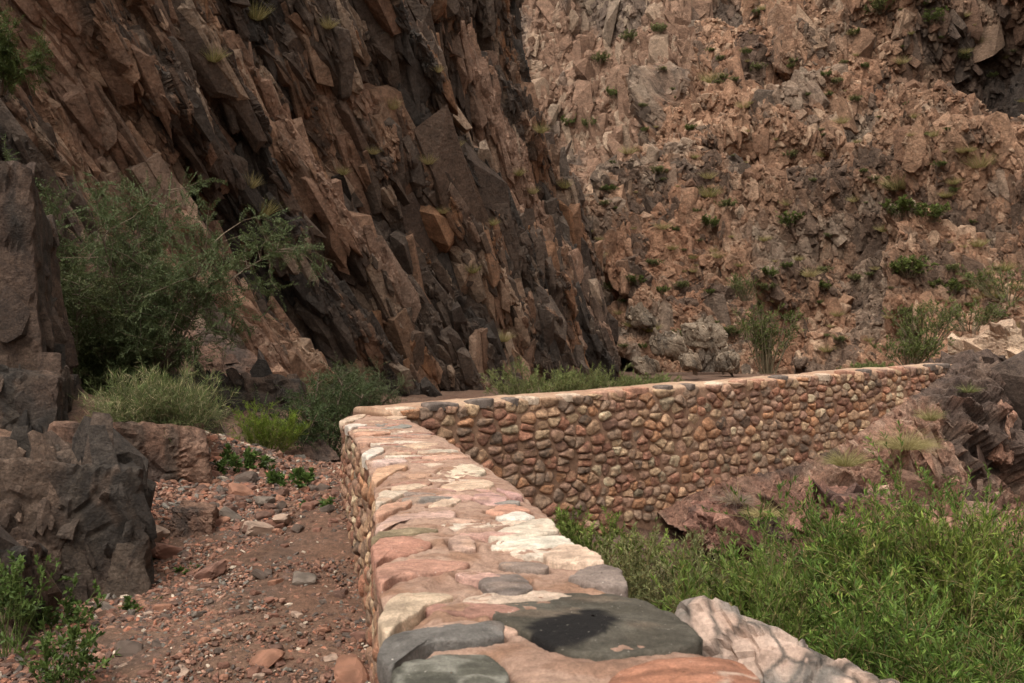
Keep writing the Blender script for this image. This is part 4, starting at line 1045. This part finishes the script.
for k in range(190):
    px, py = rng.uniform(195, 335), rng.uniform(450, 535)
    if py < 452 + (px - 215) * .3: continue
    q = on_ground(px, py); stone(q[0], q[1], rng.uniform(.02, .06), [0, 1, 2, 4, 5, 7, 8, 9, 10, 12, 13, 15][rng.randint(12)], 'angular red brown stone in the rubble at the top of the trail', 'rubble stones at the top of the trail')
for k in range(130):
    py = rng.uniform(540, 683); px = rng.uniform(80, 375) if py < 610 else rng.uniform(60, 385)
    q = on_ground(px, py); stone(q[0], q[1], rng.uniform(.016, .04), rng.randint(16), 'small stone lying loose on the gravel trail', 'small loose stones on the gravel', .8)

# ------------------------------------------------------------------ plants
class PB:
    """collects stems (tubes) and leaves"""
    def __init__(s): s.V = []; s.F = []; s.C = []; s.n = 0; s.LV = []; s.LC = []
    def tube(s, pts, r0, r1, col, k=4):
        pts = np.asarray(pts); n = len(pts)
        t = np.gradient(pts, axis=0); t /= np.linalg.norm(t, axis=1)[:, None] + 1e-9
        a = np.cross(t, [.31, .77, .55]); a /= np.linalg.norm(a, axis=1)[:, None] + 1e-9; b = np.cross(t, a)
        r = np.linspace(r0, r1, n)[:, None, None]
        th = np.arange(k) * 2 * math.pi / k
        ring = a[:, None, :] * np.cos(th)[None, :, None] + b[:, None, :] * np.sin(th)[None, :, None]
        v = (pts[:, None, :] + ring * r).reshape(-1, 3)
        i = np.arange(n - 1)[:, None]; j = np.arange(k)[None, :]; j2 = (j + 1) % k
        f = np.stack([i * k + j, i * k + j2, (i + 1) * k + j2, (i + 1) * k + j], -1).reshape(-1, 4) + s.n
        s.V.append(v); s.F.append(f); s.C.append(np.broadcast_to(np.array(col), v.shape)); s.n += len(v)
    def leaves(s, base, direc, up, length, width, col):
        """arrays: a diamond blade per leaf, slightly folded"""
        d = direc / (np.linalg.norm(direc, axis=1)[:, None] + 1e-9)
        sd_ = np.cross(d, up); sd_ /= np.linalg.norm(sd_, axis=1)[:, None] + 1e-9
        nn = np.cross(sd_, d)
        L, W = length[:, None], width[:, None]
        p0 = base; p1 = base + d * L * .45 + sd_ * W * .5 + nn * W * .15; p2 = base + d * L - nn * L * .08; p3 = base + d * L * .45 - sd_ * W * .5 + nn * W * .15
        s.LV.append(np.stack([p0, p1, p2, p3], 1).reshape(-1, 3)); s.LC.append(np.repeat(col, 4, 0))
    def stem_mesh(s, name): return mesh_np(name, np.concatenate(s.V), np.concatenate(s.F), np.concatenate(s.C), M_WOOD, True)
    def leaf_mesh(s, name):
        V = np.concatenate(s.LV); F = np.arange(len(V)).reshape(-1, 4)
        return mesh_np(name, V, F, np.concatenate(s.LC), M_LEAF)
def nrm(a): return a / (np.linalg.norm(a) + 1e-9)
def curve_pts(p, d, L, n, rs, bend=.15, grav=0.0):
    pts = [np.array(p)]; d = nrm(np.array(d))
    for _ in range(n):
        d = nrm(d + rs.normal(0, bend, 3) + np.array([0, 0, grav])); pts.append(pts[-1] + d * L / n)
    return np.array(pts), d
def lcol(rs, n, c0, c1, dead=None, pd=0.0):
    t = rs.rand(n, 1); c = np.array(c0) * (1 - t) + np.array(c1) * t
    c = c * rs.uniform(.75, 1.25, (n, 1))
    if dead is not None:
        m = rs.rand(n) < pd; c[m] = np.array(dead) * rs.uniform(.8, 1.2, (m.sum(), 1))
    return c
UPV = np.array([0, 0, 1.])
def scatter_dirs(rs, n, axis, spread):
    d = rs.normal(size=(n, 3)) * spread + axis; return d
def shrub(rs, H, Rd, nst, nbr, nleaf, ll, lw, c0, c1, stemc, lean=(0, 0), spread=.6, up=.6, dead=None, pd=0, r0=.008, grav=.02, subbr=0, start=.25, sdead=None):
    """many-stemmed leafy shrub"""
    b = PB()
    for k in range(nst):
        a = rs.uniform(0, 6.28); rr = math.sqrt(rs.rand())
        d = np.array([math.cos(a) * rr * Rd / H * 1.1 + lean[0], math.sin(a) * rr * Rd / H * 1.1 + lean[1], 1.0])
        base = np.array([math.cos(a) * rr * Rd * .25, math.sin(a) * rr * Rd * .25, -.05])
        L = H * rs.uniform(.65, 1.08) * (1 - .15 * rr) * math.sqrt(1 + (rr * Rd / H) ** 2)
        pts, _ = curve_pts(base, d, L, 9, rs, .09, grav)
        isd = sdead is not None and rs.rand() < sdead
        b.tube(pts, r0, r0 * .3, (.30, .25, .18) if isd else stemc)
        if isd: continue
        for q in range(nbr):
            f = start + (1 - start) * rs.rand() ** .8
            i = min(int(f * 9), 8); p0 = pts[i] + (pts[i + 1] - pts[i]) * (f * 9 - i)
            td = nrm(pts[i + 1] - pts[i]); tone = rs.uniform(.6, 1.4)
            bd = nrm(td * .9 + rs.normal(0, spread, 3) + UPV * up * .3)
            bl = H * rs.uniform(.12, .30) * (1.2 - .5 * f)
            bp, e = curve_pts(p0, bd, bl, 4, rs, .15, grav)
            b.tube(bp, r0 * .4, r0 * .15, stemc, 3)
            u = rs.rand(nleaf) ** .8; idx = np.minimum((u * 4).astype(int), 3)
            lp = bp[idx] + (bp[idx + 1] - bp[idx]) * (u * 4 - idx)[:, None]
            ld = scatter_dirs(rs, nleaf, nrm(bd) * .9 + UPV * up * .4, .55)
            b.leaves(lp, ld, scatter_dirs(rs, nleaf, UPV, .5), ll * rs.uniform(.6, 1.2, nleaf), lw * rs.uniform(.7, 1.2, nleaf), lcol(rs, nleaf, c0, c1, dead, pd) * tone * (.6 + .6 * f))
    return b
def plant(name, b, loc, label, cat='shrub', group=None, stem='stems', fol='foliage'):
    r = empty(name, tuple(loc)); tag(r, label, cat, group)
    if b.V: link(stem, b.stem_mesh(stem), r, (0, 0, 0))
    if b.LV: link(fol, b.leaf_mesh(fol), r, (0, 0, 0))
    return r
def gz(x, y): return float(ground_z(x, y))
WIL0, WIL1 = (.055, .105, .020), (.150, .215, .050)
# bright willow-leaved shrubs in the gully
def gully_shrub(px, py_top, Yd, Rd, seed, label, c0=WIL0, c1=WIL1, nst=42, nbr=27, nleaf=26, ll=.050, lw=.0105, start=.36, sdead=.1, lean=(0, 0), H=None, **kw):
    rs = np.random.RandomState(seed)
    top = P(px, py_top, Yd); g = gz(top[0], top[1]); H = H or top[2] - g
    b = shrub(rs, H, Rd, nst, nbr, nleaf, ll, lw, c0, c1, (.16, .13, .06), lean, dead=(.26, .22, .09), pd=.05, **kw)
    return plant('shrub', b, (top[0], top[1], g), label)
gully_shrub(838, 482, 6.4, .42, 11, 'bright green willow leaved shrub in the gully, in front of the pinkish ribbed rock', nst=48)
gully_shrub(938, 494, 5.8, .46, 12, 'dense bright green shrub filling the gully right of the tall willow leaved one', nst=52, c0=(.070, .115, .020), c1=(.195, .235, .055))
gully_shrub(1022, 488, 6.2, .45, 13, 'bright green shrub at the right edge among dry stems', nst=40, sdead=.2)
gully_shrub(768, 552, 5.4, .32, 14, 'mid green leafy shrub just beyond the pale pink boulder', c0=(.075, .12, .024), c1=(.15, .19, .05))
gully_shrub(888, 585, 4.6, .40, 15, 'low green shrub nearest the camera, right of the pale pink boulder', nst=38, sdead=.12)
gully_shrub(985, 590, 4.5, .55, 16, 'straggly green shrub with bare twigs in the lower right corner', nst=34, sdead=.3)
gully_shrub(882, 448, 7.4, .16, 17, 'single tall slender sprig standing above the gully shrubs', nst=7, nbr=16, lean=(0, 0))
gully_shrub(700, 540, 6.4, .50, 18, 'grey green fine leaved shrub against the far wall foot', c0=(.12, .135, .055), c1=(.22, .225, .115), nst=54, nbr=26, nleaf=22, ll=.034, lw=.0095, spread=.8)
gully_shrub(640, 532, 6.6, .48, 19, 'olive grey shrub nearest the near wall, beside the grey green one', c0=(.115, .125, .05), c1=(.21, .21, .10), nst=54, nbr=26, nleaf=22, ll=.034, lw=.0095, spread=.8)
gully_shrub(595, 508, 7.3, .30, 20, 'small yellow green sprig bush at the foot of the far wall', c0=(.10, .15, .03), c1=(.20, .24, .07), nst=20, ll=.04)

# grass-like tufts
def tuft(rs, H, Rd, n, w, c0, c1, droop=-.06, dead=(.40, .33, .18), pd=.15, seg=4):
    V, Cc = [], []
    F = []; off = 0
    for k in range(n):
        a = rs.uniform(0, 6.28); rr = math.sqrt(rs.rand())
        d = nrm(np.array([math.cos(a) * rr * Rd, math.sin(a) * rr * Rd, H * .9]))
        base = np.array([math.cos(a) * rr * Rd * .3, math.sin(a) * rr * Rd * .3, -.03 * H])
        pts, _ = curve_pts(base, d, H * rs.uniform(.55, 1.1), seg, rs, .10, droop)
        sd_ = nrm(np.cross(d, rs.normal(size=3)))
        ww = np.linspace(w, w * .2, seg + 1)[:, None] * .5
        v = np.stack([pts - sd_ * ww, pts + sd_ * ww], 1).reshape(-1, 3)
        i = np.arange(seg) * 2 + off
        F.append(np.stack([i, i + 1, i + 3, i + 2], 1)); off += len(v); V.append(v)
        t = rs.rand(); c = np.array(c0) * (1 - t) + np.array(c1) * t
        if rs.rand() < pd: c = np.array(dead)
        Cc.append(np.broadcast_to(c * rs.uniform(.75, 1.25), v.shape))
    return np.concatenate(V), np.concatenate(F), np.concatenate(Cc)
def tuft_thing(name, loc, label, cat, rs, *a, **k):
    V, F, c = tuft(rs, *a, **k)
    return tag(link(name, mesh_np(name, V, F, c, M_LEAF), None, tuple(loc)), label, cat)
rs = np.random.RandomState(5)
# feathery tree on the left bank
def feathery(rs, H, Rd, nst, c0, c1, nbr=26, ntw=7, nleaf=26, ll=.022, lw=.007, lean=(0, 0)):
    b = PB()
    for k in range(nst):
        a = rs.uniform(0, 6.28); rr = .25 + .75 * math.sqrt(rs.rand())
        d = np.array([math.cos(a) * rr * Rd / H * 1.5 + lean[0], math.sin(a) * rr * Rd / H * 1.3 + lean[1], 1.0])
        pts, _ = curve_pts((math.cos(a) * .05, math.sin(a) * .05, -.1), d, H * rs.uniform(.8, 1.12), 10, rs, .16, -.015)
        b.tube(pts, .022, .004, (.12, .09, .07), 5)
        for q in range(nbr):
            f = .2 + .8 * rs.rand(); i = min(int(f * 10), 9); p0 = pts[i] + (pts[i + 1] - pts[i]) * (f * 10 - i)
            bd = nrm(nrm(pts[i + 1] - pts[i]) * .5 + rs.normal(0, .7, 3) + np.array([0, 0, .1]))
            bp, _ = curve_pts(p0, bd, rs.uniform(.25, .6) * H / 2.4, 6, rs, .16, -.04)
            b.tube(bp, .006, .0015, (.14, .105, .08), 3)
            for m in range(ntw):
                g = .25 + .75 * rs.rand(); j = min(int(g * 6), 5); t0 = bp[j] + (bp[j + 1] - bp[j]) * (g * 6 - j)
                td = nrm(nrm(bp[j + 1] - bp[j]) * .6 + rs.normal(0, .6, 3))
                tp, _ = curve_pts(t0, td, rs.uniform(.10, .24), 4, rs, .15, -.05)
                u = np.linspace(.05, 1, nleaf); ii = np.minimum((u * 4).astype(int), 3)
                lp = tp[ii] + (tp[ii + 1] - tp[ii]) * (u * 4 - ii)[:, None]
                sdv = nrm(np.cross(td, rs.normal(size=3)))
                sg = np.where(np.arange(nleaf) % 2 == 0, 1, -1)[:, None]
                ld = sdv[None, :] * sg + td[None, :] * .5 + rs.normal(0, .2, (nleaf, 3))
                b.leaves(lp, ld, scatter_dirs(rs, nleaf, UPV, .4), ll * rs.uniform(.7, 1.2, nleaf), lw * rs.uniform(.8, 1.2, nleaf), lcol(rs, nleaf, c0, c1))
    return b
FE0, FE1 = (.062, .086, .036), (.130, .155, .075)
q = P(128, 405, 9.8)
plant('feathery_tree', feathery(np.random.RandomState(21), 2.75, .50, 22, FE0, FE1, nbr=38, ntw=9, nleaf=28, ll=.03, lw=.010, lean=(-.14, -.05)), (q[0] - .15, q[1], gz(q[0], q[1]) - .05), 'large feathery dull green tree on the left bank below the dark cliff', 'tree', stem='trunk', fol='crown')
q = P(75, 380, 9.0)
plant('feathery_tree', feathery(np.random.RandomState(22), 1.7, .5, 14, (.06, .075, .03), (.12, .13, .06), nbr=32, ntw=8, ll=.03, lw=.010), (q[0], q[1], gz(q[0], q[1])), 'smaller olive tree between the tall rock pillar and the large feathery tree', 'tree', stem='trunk', fol='crown')
q = P(25, 40, 13)
plant('feathery_tree', feathery(np.random.RandomState(23), 1.0, .6, 7, (.055, .08, .025), (.12, .15, .05), nbr=20, ntw=7, ll=.035, lw=.011, lean=(.2, 0)), (q[0] - .3, q[1], q[2] - .6), 'dim green bush hanging on the cliff in the upper left corner', 'tree', stem='trunk', fol='crown')
# wispy broom shrub, bright fluffy shrub, forbs
q = P(165, 500, 7.2); g0 = gz(q[0], q[1])
plant('broom_shrub', shrub(np.random.RandomState(31), .66, .38, 90, 22, 11, .075, .0032, (.075, .105, .036), (.135, .16, .065), (.15, .14, .08), r0=.0035, spread=.75, grav=-.06, dead=(.34, .29, .18), pd=.2), (q[0] - .05, q[1] + .1, max(g0, q[2])), 'wispy grey green broom shrub of thin stems hanging over the reddish boulder')
q = P(268, 474, 8.4)
plant('shrub', shrub(np.random.RandomState(32), .46, .3, 46, 12, 16, .03, .004, (.10, .16, .018), (.19, .25, .04), (.16, .16, .05), r0=.004, spread=.5), (q[0], q[1], gz(q[0], q[1])), 'fluffy bright green shrub at the head of the trail under the slanting ledge')
for i, (px, py, Yd, H, Rd, n, lab) in enumerate([(232, 470, 8.3, .22, .25, 12, 'broad leaved forb left of the fluffy bright shrub'), (300, 487, 8.0, .16, .25, 10, 'low broad leaved forb right of the fluffy bright shrub'),
        (318, 508, 7.4, .10, .17, 9, 'small fresh green plant beside the trail near the wall corner'), (60, 683, 4.35, .36, .18, 13, 'leafy green plant at the bottom left corner'), (8, 640, 4.4, .46, .16, 13, 'leafy green plant at the far left edge in front of the big dark boulder'),
        (52, 625, 4.9, .28, .2, 14, 'green leafy sprig at the foot of the big dark boulder'), (140, 603, 5.2, .08, .10, 6, 'tiny green weed beside the rust red stone'), (150, 556, 6.0, .09, .1, 6, 'tiny weed behind the big dark boulder'), (195, 566, 6.0, .05, .10, 6, 'tiny yellow green weed on the trail')]):
    q = on_ground(px, py) if i != 4 else P(px, py, Yd)
    rs = np.random.RandomState(40 + i)
    plant('leafy_plant', shrub(rs, H, Rd, n, 8, 9, .030 if i > 2 else .05, .015 if i > 2 else .024, (.05, .085, .022), (.10, .15, .042), (.10, .13, .04), r0=.0035, spread=.9, start=.15), (q[0], q[1], q[2] - .01), lab, 'plant')
# shrubs around and behind the wall corner
for i, (px, py, Yd, H, Rd, lab, c0, c1) in enumerate([
        (322, 478, 9.2, 1.0, .2, 'dark green shrub just behind the near wall corner', (.035, .055, .022), (.08, .105, .042)),
        (335, 402, 14.0, .75, .3, 'grey green feathery shrub at the cliff foot left of the wall corner', (.06, .075, .038), (.12, .14, .07)),
        (368, 402, 15.0, .7, .4, 'small grey green shrub at the cliff foot above the wall corner', (.07, .085, .045), (.13, .15, .08)),
        (300, 408, 12.5, .35, .15, 'dusky shrub in the hollow beside the slanting ledge', (.045, .06, .03), (.09, .11, .05))]):
    q = P(px, py, Yd)
    plant('feathery_shrub', feathery(np.random.RandomState(60 + i), H, Rd, 9, c0, c1, nbr=18, ntw=6, nleaf=18, ll=.03, lw=.010), (q[0], q[1], min(q[2], gz(q[0], q[1]) + .1)), lab, 'shrub')
for i, (px, py, Yd, H, Rd, lab) in enumerate([
        (545, 398, 15, .75, .9, 'feathery green brush showing above the far wall at the dark cliff foot'), (600, 395, 15.5, .7, .8, 'light green brush behind the far wall, below the cliff nose'),
        (645, 392, 16, .55, .6, 'pale green brush behind the far wall at the notch'), (862, 372, 17, .35, .5, 'low grassy bush behind the far wall near its right end'), (880, 368, 19, .35, .5, 'second grassy bush behind the right end of the far wall')]):
    q = P(px, py, Yd)
    plant('brush', shrub(np.random.RandomState(70 + i), H, Rd, 60, 12, 14, .06, .010, (.10, .125, .045), (.19, .205, .085), (.2, .17, .09), r0=.006), (q[0], q[1], q[2] - .25), lab)
# small tree beyond the wall and bushes at right
for i, (px, py, Yd, H, Rd, lab) in enumerate([(768, 372, 30, 2.1, .9, 'small thin tree standing beyond the far wall'), (925, 345, 36, 1.5, 1.5, 'light green bush beyond the right end of the wall'), (970, 330, 42, 1.4, 1.8, 'olive bush up the slope at right'), (1010, 300, 46, 1.6, 2.2, 'green bush high at the right edge'), (910, 365, 33, 1.1, 1.2, 'dark bush low beyond the wall end'),
        (745, 300, 56, 1.6, 1.0, 'grey green bush on the slope above the small thin tree'), (1015, 230, 60, 2.6, 2.4, 'wide green bush at the right edge under the dark alcove')]):
    q = P(px, py, Yd)
    plant('bush' if i else 'small_tree', shrub(np.random.RandomState(80 + i), H, Rd, 30, 9, 14, .10, .03, (.075, .10, .03), (.15, .175, .06), (.15, .12, .08), r0=.02, spread=.8), q, lab, 'tree' if i == 0 else 'bush')
# tufts on the outcrop
for i, (px, py, Yd, H, Rd, n, lab, c0, c1) in enumerate([
        (905, 448, 10.2, .34, .34, 420, 'dry straw coloured grass tuft on the outcrop under the wall end', (.30, .26, .12), (.42, .36, .20)), (845, 465, 9.7, .28, .22, 220, 'greenish dry grass tuft on the reddish sill', (.22, .22, .08), (.36, .31, .16)),
        (735, 502, 8.7, .2, .2, 260, 'grey dead twiggy bush at the wall foot', (.26, .20, .17), (.34, .27, .24)), (930, 420, 10.8, .22, .15, 160, 'small grass tuft in the crack by the dark overhang', (.24, .23, .10), (.36, .31, .17)),
        (968, 392, 11.3, .18, .16, 120, 'green tuft on top of the dark overhang', (.12, .15, .05), (.22, .24, .10)), (765, 515, 8.4, .2, .25, 200, 'yellowish grass tuft on the maroon rock', (.30, .25, .12), (.40, .34, .18))]):
    q = P(px, py, Yd)
    tuft_thing('grass_tuft', q, lab, 'grass tuft', np.random.RandomState(90 + i), H * .9, Rd * 1.2, n * 2, .0035, c0, c1, droop=-.16, seg=6)
# tufts and bushes on the cliff faces
def project(V):
    return 512 + 1024 * V[:, 0] / V[:, 1], 345 - 1024 * (V[:, 2] - EYE) / V[:, 1]
def seat(PX, PY, V, px, py):
    m = (np.abs(PX - px) < 4) & (np.abs(PY - py) < 4) & (V[:, 1] > 5)
    if not m.any(): return None
    c = V[m]; return c[np.argmin(c[:, 1])]
tm = []
for k in range(6):
    rs = np.random.RandomState(200 + k)
    V, F, c = tuft(rs, 1, .9, 260, .020, [(.20, .19, .07), (.27, .24, .11)][k % 2], [(.34, .29, .13), (.40, .32, .17)][k % 2], pd=.25)
    tm.append(mesh_np('grass_tuft', V, F, c, M_LEAF))
bmsh = []
for k in range(6):
    b = shrub(np.random.RandomState(220 + k), 1, .8, 26, 8, 10, .13, .05, [(.075, .10, .03), (.10, .115, .045)][k % 2], [(.15, .18, .055), (.19, .195, .085)][k % 2], (.15, .12, .08), r0=.012, spread=.8)
    V = np.concatenate([*b.LV, *b.V]); nl = sum(len(v) for v in b.LV)
    F = np.concatenate([np.arange(nl).reshape(-1, 4), np.concatenate(b.F) + nl]); c = np.concatenate([*b.LC, *b.C])
    bmsh.append(mesh_np('bush', V, F, c, M_LEAF))
PX, PY = project(LCV)
rs = np.random.RandomState(300)
for (px, py, sz) in [(252, 190, .45), (265, 215, .55), (388, 108, .5), (372, 150, .3), (340, 175, .3), (460, 145, .35), (430, 165, .4), (518, 175, .4), (540, 130, .5), (535, 190, .4), (560, 190, .5), (445, 215, .3), (470, 270, .4), (495, 225, .3), (256, 15, .6), (215, 60, .4), (590, 185, .4), (505, 340, .5), (440, 75, .3), (330, 25, .4)]:
    s_ = seat(PX, PY, LCV, px, py)
    if s_ is None: continue
    o = bpy.data.objects.new('grass_tuft', tm[rs.randint(6)]); C.objects.link(o); o.location = s_ + np.array([.03, -.08, -.02]); o.scale = (sz * .95,) * 3; o.rotation_euler = (0, 0, rs.uniform(0, 6.28))
    tag(o, 'small yellowish grass tuft growing on a ledge of the dark cliff', 'grass tuft', 'grass tufts on the dark cliff')
PX, PY = project(RSV)
for k in range(330):
    px, py = rs.uniform(575, 1022), rs.uniform(5, 350)
    if rs.rand() > .45 + .55 * (py / 350): continue
    s_ = seat(PX, PY, RSV, px, py)
    if s_ is None: continue
    sz = float(np.clip(rs.lognormal(-.9, .5), .14, 1.25))
    o = bpy.data.objects.new('bush', bmsh[rs.randint(6)] if rs.rand() < .6 else tm[rs.randint(6)]); C.objects.link(o); o.location = s_ - np.array([0, 0, .1]); o.scale = (sz * 1.1, sz * 1.1, sz * .8); o.rotation_euler = (0, 0, rs.uniform(0, 6.28))
    tag(o, 'small green desert bush dotting the tan far slope', 'bush', 'small bushes dotting the far slope')
PX, PY = project(BCV)
for (px, py) in [(566, 130), (585, 125), (625, 40), (640, 75), (612, 95), (600, 60), (655, 30)]:
    s_ = seat(PX, PY, BCV, px, py)
    if s_ is None: continue
    o = bpy.data.objects.new('bush', bmsh[rs.randint(6)]); C.objects.link(o); o.location = s_; o.scale = (1.5,) * 3
    tag(o, 'tiny green bush on the pale sheer headwall', 'bush', 'bushes on the headwall')
